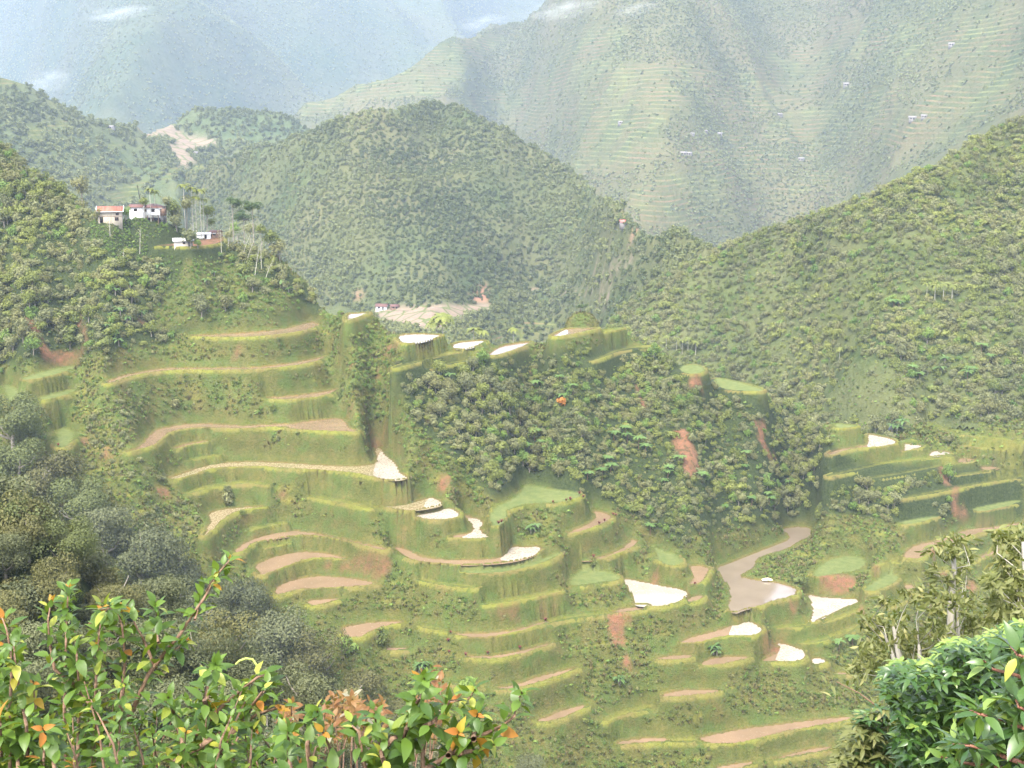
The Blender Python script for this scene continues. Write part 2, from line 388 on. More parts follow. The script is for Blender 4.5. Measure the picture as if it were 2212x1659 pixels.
def dense(lab_mask):
    """nodes plus their midpoints, so that thin slopes leave no holes"""
    o = [PTS[lab_mask]]
    m = lab_mask[1:] & lab_mask[:-1]
    for t in (.25, .5, .75): o.append((PTS[1:] * t + PTS[:-1] * (1 - t))[m])
    m = lab_mask[:, 1:] & lab_mask[:, :-1]
    o.append((PTS[:, 1:] * .5 + PTS[:, :-1] * .5)[m])
    return np.concatenate(o)
def grid_mesh(name, s, keep=None, attrs=None, quad_skip=None):
    v = np.stack([s.XX, s.YY, s.Z], -1).reshape(-1, 3)
    idx = np.arange(s.nx * s.ny).reshape(s.ny, s.nx)
    q = np.stack([idx[:-1, :-1], idx[:-1, 1:], idx[1:, 1:], idx[1:, :-1]], -1)
    if keep is not None:
        kq = keep[:-1, :-1] & keep[:-1, 1:] & keep[1:, 1:] & keep[1:, :-1]
        q = q[kq]
    q = q.reshape(-1, 4)
    used = np.zeros(len(v), bool); used[q.ravel()] = True
    remap = np.cumsum(used) - 1
    v = v[used]; q = remap[q]
    me = bpy.data.meshes.new(name)
    me.vertices.add(len(v)); me.vertices.foreach_set('co', v.astype(np.float32).ravel())
    me.loops.add(q.size); me.loops.foreach_set('vertex_index', q.astype(np.int32).ravel())
    me.polygons.add(len(q)); me.polygons.foreach_set('loop_start', np.arange(0, q.size, 4, dtype=np.int32))
    me.update(calc_edges=True)
    me.polygons.foreach_set('use_smooth', np.ones(len(q), bool))
    for k, A in (attrs or {}).items():
        if A.ndim == 3:
            at = me.attributes.new(k, 'FLOAT_COLOR', 'POINT'); at.data.foreach_set('color', A.reshape(-1, 4)[used].astype(np.float32).ravel())
        else:
            at = me.attributes.new(k, 'FLOAT', 'POINT'); at.data.foreach_set('value', A.ravel()[used].astype(np.float32))
    return me

# ---- sheet 1: the terraced spur, the near slope below the viewpoint
S1 = Sheet(-215, 235, -8, 490, .75)
m1 = (LAB == 1)
fz = [flat_z(i) for i in range(len(FLATS))]
m1n = m1 & (FID < 0)
S1.splat(dense(m1n)); S1.splat(dense((LAB == 2) & (FID < 0) & (PX > 1895) & (PY > 900)))
# flats: floor of each paddy and a bund around it
inside = np.full((S1.ny, S1.nx), -1, np.int32)
WPOLY = []
for i, (k, P) in enumerate(FLATS):
    if fz[i] is None: WPOLY.append(None); continue
    wp = unproject_plane(chaikin(P, 1), fz[i])
    WPOLY.append(wp)
    lo = wp.min(0); hi = wp.max(0)
    i0, i1 = max(0, int((lo[0] - S1.x0) / S1.c) - 1), int((hi[0] - S1.x0) / S1.c) + 2
    j0, j1 = max(0, int((lo[1] - S1.y0) / S1.c) - 1), int((hi[1] - S1.y0) / S1.c) + 2
    if i1 <= 1 or j1 <= 1 or i0 >= S1.nx or j0 >= S1.ny: continue
    sub = np.s_[j0:j1, i0:i1]
    m = inpoly(S1.XX[sub], S1.YY[sub], [(p[0], p[1]) for p in wp])
    if k == 'l': m &= inside[sub] < 0
    inside[sub][m] = i
FZ = np.array([z if z is not None else 0 for z in fz])
flat = inside >= 0
edge = np.zeros_like(flat)
for sh in ((1, 0), (-1, 0), (0, 1), (0, -1)):
    o_ = np.roll(inside, sh, (0, 1))
    edge |= flat & (o_ >= 0) & (o_ != inside) & (FZ[np.maximum(o_, 0)] < FZ[np.maximum(inside, 0)] - .4)
lipring = np.zeros_like(flat); ringz = np.zeros(S1.S.shape)
for sh in ((1, 0), (-1, 0), (0, 1), (0, -1), (1, 1), (-1, 1), (1, -1), (-1, -1)):
    src = np.roll(inside, sh, (0, 1))
    m = (src >= 0) & ~flat
    z = FZ[np.maximum(src, 0)]
    ringz = np.where(m & (~lipring | (z > ringz)), z, ringz); lipring |= m
ring1 = lipring.copy(); ring1z = ringz.copy()
for sh in ((1, 0), (-1, 0), (0, 1), (0, -1)):
    m = np.roll(ring1, sh, (0, 1)) & ~flat & ~lipring
    ringz = np.where(m, np.roll(ring1z, sh, (0, 1)) - .12, ringz); lipring = lipring | m
wet = np.array([k in 'wms' for k, _ in FLATS])
iswet = flat & wet[np.maximum(inside, 0)] & ~edge
S1.S = np.where(flat, FZ[np.maximum(inside, 0)] - np.where(iswet, .28, 0) + np.where(edge, .38, 0), S1.S); S1.N = np.where(flat, 1, S1.N)
S1.S = np.where(lipring, ringz + .38, S1.S); S1.N = np.where(lipring, 1, S1.N)
S1.vis = dilate(S1.N > 0, 2)
S1.splat(skyline(1, .75, 60, lambda x: x < 1930), only_empty=True)
# the hidden near ground: from the viewpoint down, and the wooded shoulder on the left
near = [(x, y, -1.9 - .66 * max(y, 0) - .004 * abs(x) * 0) for x in range(-40, 60, 2) for y in range(-8, 46, 2)]
SHOULDER = [(-260, 760, 118), (-100, 800, 122), (0, 850, 125), (130, 985, 128), (260, 1130, 130), (430, 1200, 132), (560, 1275, 132), (700, 1420, 130), (860, 1500, 128), (1000, 1600, 124)]
for (a, b) in zip(SHOULDER[:-1], SHOULDER[1:]):
    for t in np.linspace(0, 1, 30):
        q = [a[n] * (1 - t) + b[n] * t for n in range(3)]
        p = ray(q[0], q[1]) * q[2]
        near.append((p[0], p[1], p[2] - 11))
        near.append((p[0] * 1.2, p[1] * 1.2, p[2] - 32))
for x, y, d in [(1250, 1780, 150), (1500, 1800, 150), (1700, 1800, 140), (2100, 1800, 120), (2400, 1800, 110)]:
    p = ray(x, y) * d; near.append((p[0], p[1], p[2] - 45))
near = np.array(near)
near = np.concatenate([near + np.array([dx, dy, 0]) for dx in (0, .75) for dy in (0, .75)])
S1.splat(near, only_empty=True)
S1.finish(6, 140)
dist = np.full(flat.shape, 9.0); cur = flat | lipring
for n in range(9):
    dist[cur & (dist > n)] = np.minimum(dist[cur & (dist > n)], n); cur = dilate(cur, 1)
fix = dist < .5
for _ in range(14):
    p = np.pad(S1.Z, 1, mode='edge'); a = (p[:-2, 1:-1] + p[2:, 1:-1] + p[1:-1, :-2] + p[1:-1, 2:]) * .25
    S1.Z = np.where(fix, S1.Z, a)
gy0, gx0 = np.gradient(blur(S1.Z, 3), S1.c); sl0 = np.degrees(np.arctan(np.hypot(gx0, gy0)))
amp = np.clip((dist - .5) / 4, 0, 1) * np.clip((72 - sl0) / 22, .12, 1)
_ix, _iy, _ = project(np.stack([S1.XX, S1.YY, S1.Z], -1)); plain = blur((~(inpoly(_ix, _iy, HILL_LEFT) | inpoly(_ix, _iy, FOREST_MID))) * 1.0, 4)
hstep = 3.6; ph = S1.Z / hstep + fbm(S1.XX / 34, S1.YY / 34, 83, 3) * 1.3        # small benches that follow the contours of the banks
S1.Z -= plain * np.clip((dist - 1.5) / 3, 0, 1) * np.clip(.75 + 1.2 * fbm(S1.XX / 26, S1.YY / 26, 87, 3), 0, 1) * (hstep / 6.283) * .9 * np.sin(6.283 * ph) * (S1.YY > 200)
S1.Z += amp * (fbm(S1.XX / 9, S1.YY / 9, 3, 4) * 1.1 + fbm(S1.XX / 2.4, S1.YY / 2.4, 5, 2) * .36)
# grassy knoll on the crest
KNOLL = [i for i, q in enumerate(PADDIES) if q[2].startswith('1465,510')][0]
kc = unproject_plane([(1259, 706)], FZ[KNOLL])[0]
KN = (kc[0], kc[1] + 5.0)
dk = np.hypot((S1.XX - KN[0]) / 6.6, (S1.YY - KN[1]) / 4.8)
S1.Z = np.where(dk < 1, np.maximum(S1.Z, FZ[KNOLL] - .3 + 4.9 * np.clip(1 - dk ** 2.2, 0, 1)), S1.Z)
knoll = dk < 1.05
IX, IY, IDp = project(np.stack([S1.XX, S1.YY, S1.Z], -1))
gy_, gx_ = np.gradient(S1.Z, S1.c)
SLP = np.degrees(np.arctan(np.hypot(gx_, gy_)))
farpart = IDp > 200
SOIL = [('3','165,1035 230,1030 290,1150 330,1270 250,1330 200,1200 160,1110'),('3','640,980 690,985 700,1080 740,1180 760,1230 700,1200 660,1090'),('3','265,730 310,715 325,800 255,790'),
 ('3','1720,1255 1790,1265 1780,1350 1740,1360'),('3','1780,1500 1860,1490 1880,1540 1790,1545'),('3','1795,1370 1825,1370 1815,1490 1795,1490'),('3','415,955 440,945 450,990 425,990'),('2','1980,800 2020,840 2060,940 2020,950'),
 ('5','650,760 720,740 800,780 815,840 760,860 690,860'),('5','1130,835 1290,825 1290,880 1230,890 1250,1000 1170,1000 1150,920'),('5','1240,1040 1270,1080 1290,1170 1240,1170 1230,1080'),
 ('5','1380,605 1440,560 1500,545 1510,640 1420,645'),('5','530,790 600,770 600,850 550,860'),('6','940,510 1000,490 1190,490 1195,560 1130,595 1000,600 960,590'),('6','620,920 690,905 715,950 640,985'),
 ('6','690,850 740,860 770,905 710,900'),('6','1210,660 1240,680 1235,735 1215,735'),('6','1640,340 1700,350 1740,400 1660,400'),('6','810,660 840,650 835,720 812,715'),('6','1690,470 1760,480 1800,500 1700,510'),
 ('6','1860,540 1920,535 1915,600 1870,600'),('4','1480,1010 1560,985 1660,970 1720,1020 1700,1080 1650,1140 1560,1090 1400,1050 1200,1040 1060,1080 1000,1120 960,1100 1100,1045 1250,1010 1400,1015'),
 ('4','270,565 330,560 345,620 280,620'),('1','1390,1520 1420,1440 1470,1430 1440,1500'),('1','130,1230 180,1220 310,1480 270,1500'),('1','660,1000 700,1020 710,1090 690,1080'),('1','820,1220 900,1290 860,1290'),
 ('1','440,1230 470,1240 540,1400 510,1400'),('2','215,680 300,650 305,625 325,635 320,652 272,674'),('2','395,715 420,712 450,745 400,750'),('4','1572,322 1570,310 1600,280 1660,235 1720,195 1725,215 1660,260 1635,300 1630,325'),('2','385,630 450,590 520,555 580,548 560,560 480,602 400,634'),('2','780,1440 800,1390 810,1350 855,1370 850,1410 810,1470'),('4','1400,150 1440,110 1475,102 1420,160'),('8','400,0 700,40 700,100 560,110 400,60'),('8','710,760 770,760 790,830 730,840'),('8','880,850 950,860 1000,940 960,960'),('4','980,600 1060,590 1080,640 990,650'),
 ('5','430,800 520,790 510,830 440,840'),('6','1285,430 1340,440 1345,470 1320,470')]
soil = np.zeros(flat.shape)
for c, s_ in SOIL:
    P = crop(c, PL(s_))
    soil = np.maximum(soil, (inpoly(IX + fbm(S1.XX / 3, S1.YY / 3, 41, 2) * 8, IY + fbm(S1.XX / 3, S1.YY / 3, 47, 2) * 8, P) & farpart) * 1.0)
field = flat & ~iswet & (np.array([k in 'gk' for k, _ in FLATS])[np.maximum(inside, 0)])
yard = flat & (np.array([k == 'y' for k, _ in FLATS])[np.maximum(inside, 0)])
soil[yard] = 1; soil[iswet & (SLP < 35)] = .8
Zb = blur(S1.Z, 14); lipA = (lipring & (Zb < ringz - .35)) * 0.; lipA[edge] = .4
bl = np.clip(1 - np.abs(((ph - .06 + .5) % 1) - .5) / .15, 0, 1)
lipA = np.maximum(lipA, .85 * plain * bl * np.clip((dist - 1.5) / 2, 0, 1) * np.clip(.7 + 1.6 * fbm(S1.XX / 26, S1.YY / 26, 87, 3), 0, 1) * (S1.YY > 200)); lipA[flat & ~iswet & ~yard & ~field] = .35
forest = ((inpoly(IX, IY, FOREST_MID) | inpoly(IX, IY, HILL_LEFT)) & farpart) | (IDp < 215)
lipside = blur((lipring & (Zb < ringz - .35)) * 1.0, 2)
near_z = np.where(lipring, ringz, -999.)
for _ in range(3):
    for sh in ((1, 0), (-1, 0), (0, 1), (0, -1)):
        q = np.roll(near_z, sh, (0, 1)); near_z = np.where((near_z < -900) & ~flat, q, near_z)
drop = np.where(near_z > -900, near_z + .38 - S1.Z, 9.); drop = np.where(drop < -.25, 9., drop); drop[flat] = 9.; drop[edge] = 0
drop = np.where(lipside < .12, 9., drop); drop = np.where(lipring & ~(Zb < ringz - .35), 9., drop)
S1up = S1.Z.copy()
for sh in ((1, 0), (-1, 0), (0, 1), (0, -1), (1, 1), (-1, -1), (1, -1), (-1, 1)): S1up = np.maximum(S1up, np.roll(S1.Z, sh, (0, 1)))
drop = np.where(lipring & (S1up > S1.Z + 1.6), 9., drop)
steep = blur(np.clip((SLP - 22) / 22, 0, 1), 1)
clear = inpoly(S1.IX, S1.IY, PL('400,560 480,560 560,600 650,640 680,690 560,700 420,700 330,720 330,660 380,620')) if hasattr(S1, 'IX') else inpoly(IX, IY, PL('400,560 480,560 560,600 650,640 680,690 560,700 420,700 330,720 330,660 380,620'))
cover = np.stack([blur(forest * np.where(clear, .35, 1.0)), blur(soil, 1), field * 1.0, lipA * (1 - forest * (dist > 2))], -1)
me_spur = grid_mesh('terraced_hillside', S1, None, {'cover': cover, 'steep': steep, 'drop': drop})
log('spur', S1.nx, S1.ny)

# ---- the hills behind, each a sheet of its own
def hill(name, lab, x0, x1, y0, y1, cell, drop, reach, fslope, freach, nscale, namp, flats=(), dil=5):
    s = Sheet(x0, x1, y0, y1, cell)
    s.splat(dense(LAB == lab))
    vis = dilate(s.N > 0, 2)
    s.splat(skyline(lab, drop, reach), only_empty=True)
    s.splat(underlap(lab, fslope, freach, {2: 1900, 3: 1290}.get(lab, 9999)), only_empty=True)
    keep = dilate(s.N > 0, dil)
    s.finish(5, 80)
    n1 = fbm(s.XX / nscale + 3.1, s.YY / nscale * .7, 11 + lab, 4)
    ridged = 1 - np.abs(fbm(s.XX / nscale * 1.3 + .35 * n1, s.YY / nscale * .8, 23 + lab, 3)) * 2
    s.keep = keep; s.vis = vis; s.n1 = n1; s.ridged = ridged
    ix, iy, _ = project(np.stack([s.XX, s.YY, s.Z], -1))
    k = np.ones(s.Z.shape)
    for P in flats: k[inpoly(ix, iy, P)] = 0.04
    k = blur(k, 2); s.calm = k
    s.Z = s.Z + k * namp * ((ridged - .6) * .8 + n1 * .6)
    gy, gx = np.gradient(s.Z, cell)
    s.slope = np.degrees(np.arctan(np.hypot(gx, gy)))
    s.IX, s.IY, s.ID = project(np.stack([s.XX, s.YY, s.Z], -1))
    return s
VFIELDS = PL('800,672 860,664 940,657 1056,656 1060,668 1010,682 960,708 925,714 870,702 830,691')
BENCH = PL('1130,650 1200,590 1320,555 1420,555 1400,640 1330,720 1060,770 1050,690')
LFIELDS = PL('275,268 365,258 400,300 445,320 440,410 370,400')
S2 = hill('a', 2, -10, 560, 380, 960, 1.6, .7, 150, .5, 60, 34, 1.6, [PL('1930,915 2440,900 2440,1100 1900,1100')], 2)
S2.keep &= ~((S2.IX > 1912) & (S2.IY > 930))
S3 = hill('b', 3, -470, 520, 560, 1560, 3.0, .6, 250, .15, 120, 90, 10.0, [VFIELDS, BENCH])
S4 = hill('c', 4, -900, 120, 900, 2300, 5.0, .5, 350, .42, 320, 140, 13.0, [LFIELDS])
S5 = hill('d', 5, -700, 1700, 1000, 3300, 8.0, .5, 500, .3, 200, 300, 48.0)
S6 = hill('e', 6, -2700, 1500, 2100, 5600, 17.0, .5, 700, .3, 400, 720, 190.0)
log('hills')
# ------------------------------------------------------------------ scene basics
scene = bpy.context.scene
COL = scene.collection
EXPO = 2.42
scene.view_settings.view_transform = 'Standard'; scene.view_settings.look = 'None'
scene.view_settings.gamma = 1; scene.view_settings.use_curve_mapping = False
scene.view_settings.exposure = EXPO
cam = bpy.data.cameras.new('camera'); camo = bpy.data.objects.new('camera', cam); COL.objects.link(camo)
cam.sensor_width = 36; cam.lens = 36 * FPX / 2212; cam.clip_start = .1; cam.clip_end = 20000
camo.rotation_euler = (math.pi / 2 - PITCH, 0, 0)
scene.camera = camo
SUN_EL, SUN_AZ = 58, -155             # azimuth from +Y, negative to the left
w = bpy.data.worlds.new('World'); scene.world = w; w.use_nodes = True
nt = w.node_tree; nt.nodes.clear()
sky = nt.nodes.new('ShaderNodeTexSky'); sky.sky_type = 'NISHITA'; sky.sun_disc = False
sky.sun_elevation = R(SUN_EL); sky.sun_rotation = R(SUN_AZ); sky.air_density = 1.0; sky.dust_density = 6.0; sky.ozone_density = 1.0; sky.altitude = 1300
hsv = nt.nodes.new('ShaderNodeHueSaturation'); hsv.inputs['Saturation'].default_value = .35
bg = nt.nodes.new('ShaderNodeBackground'); bg.inputs['Strength'].default_value = .15
wo = nt.nodes.new('ShaderNodeOutputWorld')
nt.links.new(sky.outputs[0], hsv.inputs['Color']); nt.links.new(hsv.outputs[0], bg.inputs[0]); nt.links.new(bg.outputs[0], wo.inputs[0])
sun = bpy.data.lights.new('sun', 'SUN'); sun.energy = 1.5; sun.angle = R(14); sun.color = (1, .94, .82)
suno = bpy.data.objects.new('sun', sun); COL.objects.link(suno)
sd = Vector((math.sin(R(SUN_AZ)) * math.cos(R(SUN_EL)), math.cos(R(SUN_AZ)) * math.cos(R(SUN_EL)), math.sin(R(SUN_EL))))
suno.rotation_euler = sd.to_track_quat('Z', 'Y').to_euler()
suno.location = (0, 0, 400)
cy = scene.cycles
cy.use_denoising = True; cy.max_bounces = 6; cy.diffuse_bounces = 2; cy.glossy_bounces = 2; cy.transmission_bounces = 3; cy.volume_bounces = 1
cy.transparent_max_bounces = 4; cy.sample_clamp_indirect = 4; cy.caustics_reflective = False; cy.caustics_refractive = False

# ------------------------------------------------------------------ node helpers
class NT:
    def __init__(s, name):
        s.m = bpy.data.materials.new(name); s.m.use_nodes = True; s.t = s.m.node_tree; s.t.nodes.clear()
        s.out = s.t.nodes.new('ShaderNodeOutputMaterial')
    def n(s, typ, **kw):
        nd = s.t.nodes.new(typ)
        for k, v in kw.items():
            if isinstance(k, str) and hasattr(nd, k) and k not in nd.inputs: setattr(nd, k, v)
            else: s.set(nd, k, v)
        return nd
    def set(s, nd, k, v):
        i = nd.inputs[k]
        if hasattr(v, 'node'): s.t.links.new(v, i)
        else: i.default_value = v
    def noise(s, scale, vec=None, detail=3, rough=.55):
        nd = s.n('ShaderNodeTexNoise'); nd.inputs['Scale'].default_value = scale; nd.inputs['Detail'].default_value = detail; nd.inputs['Roughness'].default_value = rough
        if vec is not None: s.t.links.new(vec, nd.inputs['Vector'])
        return nd.outputs['Fac']
    def ramp(s, fac, a, b):
        nd = s.n('ShaderNodeMapRange'); nd.inputs[1].default_value = a; nd.inputs[2].default_value = b
        s.t.links.new(fac, nd.inputs[0]); return nd.outputs[0]
    def mix(s, fac, a, b):
        nd = s.t.nodes.new('ShaderNodeMix'); nd.data_type = 'RGBA'
        for i, v in ((0, fac), (6, a), (7, b)):
            if hasattr(v, 'node'): s.t.links.new(v, nd.inputs[i])
            else: nd.inputs[i].default_value = v if i == 0 else (*v, 1)
        return nd.outputs[2]
    def math(s, op, a, b=0.):
        nd = s.t.nodes.new('ShaderNodeMath'); nd.operation = op
        for i, v in ((0, a), (1, b)):
            if hasattr(v, 'node'): s.t.links.new(v, nd.inputs[i])
            else: nd.inputs[i].default_value = v
        return nd.outputs[0]
    def bsdf(s, color, rough=.9, spec=.2, bump=None, bstr=.4, bdist=.3):
        nd = s.t.nodes.new('ShaderNodeBsdfPrincipled')
        for k, v in (('Base Color', color), ('Roughness', rough), ('Specular IOR Level', spec)):
            if hasattr(v, 'node'): s.t.links.new(v, nd.inputs[k])
            else: nd.inputs[k].default_value = (*v, 1) if k == 'Base Color' else v
        if bump is not None:
            b = s.t.nodes.new('ShaderNodeBump'); b.inputs['Strength'].default_value = bstr; b.inputs['Distance'].default_value = bdist
            s.t.links.new(bump, b.inputs['Height']); s.t.links.new(b.outputs[0], nd.inputs['Normal'])
        s.t.links.new(nd.outputs[0], s.out.inputs[0])
        return nd
    def coord(s): return s.n('ShaderNodeTexCoord').outputs['Object']
    def attr(s, name):
        a = s.t.nodes.new('ShaderNodeAttribute'); a.attribute_name = name; return a
    def sep(s, c):
        nd = s.t.nodes.new('ShaderNodeSeparateColor'); s.t.links.new(c, nd.inputs[0]); return nd.outputs

def mat_spur():
    t = NT('terrace grass and soil'); co = t.coord(); a = t.attr('cover'); r, g, b = t.sep(a.outputs['Color'])[:3]; l = a.outputs['Alpha']
    st = t.attr('steep').outputs['Fac']
    big = t.ramp(t.noise(.045, co, 4), .38, .62); mid = t.ramp(t.noise(.2, co, 5, .65), .36, .64); fine = t.ramp(t.noise(1.3, co, 5, .75), .34, .66)
    patch = t.ramp(t.noise(.11, co, 6, .75), .49, .58); grain = t.ramp(t.noise(3.2, co, 3, .8), .3, .7)
    c = t.mix(big, (.108, .140, .016), (.180, .165, .028))
    bank = t.mix(mid, (.055, .072, .014), t.mix(big, (.135, .088, .030), (.095, .092, .020)))
    c = t.mix(t.math('MULTIPLY', st, .85), c, bank)
    c = t.mix(t.math('MULTIPLY', patch, .9), c, t.mix(fine, (.050, .095, .018), (.095, .158, .030)))
    mp = t.n('ShaderNodeMapping'); mp.inputs['Scale'].default_value = (1, 1, .3); t.t.links.new(co, mp.inputs[0])
    streak = t.ramp(t.noise(.55, mp.outputs[0], 5, .75), .42, .62)
    c = t.mix(t.math('MULTIPLY', streak, .55), c, t.mix(mid, (.035, .068, .014), (.200, .150, .060)))
    c = t.mix(t.math('MULTIPLY', fine, .6), c, (.034, .054, .012))
    c = t.mix(t.math('MULTIPLY', grain, .35), c, (.19, .19, .06))
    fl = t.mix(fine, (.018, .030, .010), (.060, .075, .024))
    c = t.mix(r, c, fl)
    fd = t.mix(t.ramp(t.noise(.5, co, 4), .35, .65), (.115, .150, .045), (.165, .185, .060))
    c = t.mix(b, c, fd)
    c = t.mix(t.math('MULTIPLY', l, t.ramp(t.noise(.4, co, 3), .2, .6)), c, (.250, .235, .045))
    dr = t.ramp(t.attr('drop').outputs['Fac'], 1.25, .45)
    c = t.mix(t.math('MULTIPLY', t.math('MULTIPLY', dr, .75), t.ramp(t.noise(.5, co, 4), .25, .5)), c, t.mix(t.ramp(t.noise(.12, co, 3), .4, .62), (.215, .215, .040), (.205, .160, .055)))
    so = t.mix(t.ramp(t.noise(.5, co, 5, .7), .35, .65), (.25, .115, .060), (.15, .085, .05))
    c = t.mix(t.math('MULTIPLY', g, t.ramp(t.noise(.7, co, 5, .7), .30, .52)), c, so)
    t.bsdf(c, .95, .1, t.noise(1.6, co, 5, .7), .9, .8)
    return t.m
def mat_hill(name, dark, mid, pale, scale, terr=0.0):
    t = NT(name); co = t.coord(); a = t.attr('cover'); r, g, b = t.sep(a.outputs['Color'])[:3]
    n1 = t.ramp(t.noise(scale, co, 5, .6), .36, .64); n2 = t.ramp(t.noise(scale * 7, co, 4, .65), .35, .65)
    c = t.mix(n2, dark, mid)
    c = t.mix(t.math('MULTIPLY', n1, .7), c, pale)
    if not terr or terr < 4.5: c = t.mix(r, c, t.mix(n2, (.120, .130, .040), (.085, .105, .032)))
    if terr:
        z = t.n('ShaderNodeSeparateXYZ'); t.t.links.new(co, z.inputs[0])
        zz = t.math('ADD', t.math('DIVIDE', z.outputs[2], terr), t.math('MULTIPLY', t.noise(scale * .6, co, 3), 5.))
        f = t.math('FRACT', zz)
        line = t.ramp(f, .62, .80)
        lvl = t.n('ShaderNodeTexWhiteNoise', noise_dimensions='1D'); t.t.links.new(t.math('FLOOR', zz), lvl.inputs['W'])
        tc = t.mix(line, t.mix(n2, (.050, .075, .026), (.085, .100, .036)), t.mix(t.ramp(t.noise(scale * 3, co, 3), .42, .58), (.200, .120, .070), (.165, .170, .062)))
        c = t.mix(t.math('MULTIPLY', t.math('MULTIPLY', r, .95), t.ramp(t.noise(scale * 6, co, 4, .7), .36, .64)), c, tc)
    c = t.mix(g, c, t.mix(n2, (.30, .16, .10), (.24, .15, .10)))
    vo = t.n('ShaderNodeTexVoronoi', feature='DISTANCE_TO_EDGE'); vo.inputs['Scale'].default_value = scale * 5.5; t.t.links.new(co, vo.inputs['Vector'])
    fld = t.mix(t.ramp(vo.outputs['Distance'], .03, .07), (.10, .12, .04), t.mix(n2, (.25, .185, .135), (.19, .15, .11)))
    c = t.mix(b, c, fld)
    t.bsdf(c, .95, .05, t.noise(scale * 9, co, 4, .7), .6, 1.2 / scale * .05)
    return t.m
def mat_water(name, mud, mud2, wet, rip, lump=(.17, .125, .07), spec=.5):
    """shallow water over mud: 'wet' is how much of the field lies open"""
    t = NT(name); co = t.coord()
    p = t.ramp(t.noise(1.7, co, 5, .75), wet - .16, wet + .16)
    c = t.mix(t.ramp(t.noise(.12, co, 3), .35, .65), mud, mud2)
    c = t.mix(t.math('MULTIPLY', p, .5), c, lump)
    ro = t.math('ADD', t.math('MULTIPLY', p, .5), .07)
    t.bsdf(c, ro, spec, t.noise(rip, co, 3, .6), .2, .04)
    return t.m
# ------------------------------------------------------------------ plant prototypes
def mesh_np(name, V, F, mat=None, lv=None, smooth=False, mats=None, midx=None):
    """mesh from arrays: F is a list of equal-length index rows (quads or triangles)"""
    V = np.asarray(V, np.float32); F = np.asarray(F, np.int32)
    me = bpy.data.meshes.new(name); k = F.shape[1]
    me.vertices.add(len(V)); me.vertices.foreach_set('co', V.ravel())
    me.loops.add(F.size); me.loops.foreach_set('vertex_index', F.ravel())
    me.polygons.add(len(F)); me.polygons.foreach_set('loop_start', np.arange(0, F.size, k, dtype=np.int32))
    if midx is not None: me.polygons.foreach_set('material_index', np.asarray(midx, np.int32))
    me.update(calc_edges=True)
    if smooth: me.polygons.foreach_set('use_smooth', np.ones(len(F), bool))
    if lv is not None:
        at = me.attributes.new('lv', 'FLOAT', 'POINT'); at.data.foreach_set('value', np.asarray(lv, np.float32))
    for m in (mats or ([mat] if mat else [])): me.materials.append(m)
    return me
def unit(v): return v / (np.linalg.norm(v, axis=-1, keepdims=True) + 1e-9)
def leaf_quads(C, Nrm, size, rg, aspect=1.6, jitter=.6, fold=.0):
    """one small rhombic leaf card per centre, facing roughly along Nrm"""
    n = len(C)
    N = unit(Nrm + rg.normal(0, jitter, (n, 3)))
    t = unit(np.cross(N, unit(rg.normal(0, 1, (n, 3))))); b = np.cross(N, t)
    s = (size * rg.uniform(.65, 1.35, n))[:, None]
    V = np.stack([C - t * s * aspect * .5, C + b * s * .42 - t * s * .05, C + t * s * aspect * .5, C - b * s * .42 - t * s * .05], 1).reshape(-1, 3)
    F = np.arange(4 * n).reshape(-1, 4)
    return V, F, np.repeat(rg.uniform(0, 1, n), 4)
def crown_pts(n, rx, rz, z0, blobs, rg, flat=1.0, inner=.25, spread=.62, bs=(.32, .55)):
    """leaf positions on the shells of several clumps that together make an uneven crown"""
    bc = unit(rg.normal(0, 1, (blobs, 3))) * rg.uniform(.25, 1, (blobs, 1)) ** .6 * spread
    br = rg.uniform(bs[0], bs[1], blobs)
    k = rg.integers(0, blobs, n)
    d = unit(rg.normal(0, 1, (n, 3)) + np.array([0, 0, .35]))
    rad = br[k] * np.where(rg.uniform(0, 1, n) < inner, rg.uniform(.3, .9, n), rg.uniform(.88, 1.08, n))
    P = bc[k] + d * rad[:, None]
    P *= np.array([rx, rx, rz]); P[:, 2] += z0
    return P, d + unit(P - np.array([0, 0, z0])) * .5
def tube(path, rad, sides=6):
    path = np.asarray(path, float); n = len(path)
    T = np.gradient(path, axis=0); T = unit(T)
    ref = np.array([.31, .17, .93]); A = unit(np.cross(T, ref)); B = np.cross(T, A)
    ang = np.linspace(0, 2 * np.pi, sides, endpoint=False)
    V = (path[:, None] + (A[:, None] * np.cos(ang)[None, :, None] + B[:, None] * np.sin(ang)[None, :, None]) * np.asarray(rad, float)[:, None, None]).reshape(-1, 3)
    F = [[i * sides + j, i * sides + (j + 1) % sides, (i + 1) * sides + (j + 1) % sides, (i + 1) * sides + j] for i in range(n - 1) for j in range(sides)]
    return V, np.array(F)
def join(parts):
    V, F, L = [], [], []; o = 0
    for p in parts:
        v, f = p[0], p[1]; l = p[2] if len(p) > 2 else np.zeros(len(v))
        V.append(v); F.append(np.asarray(f) + o); L.append(l); o += len(v)
    return np.concatenate(V), np.concatenate(F), np.concatenate(L)
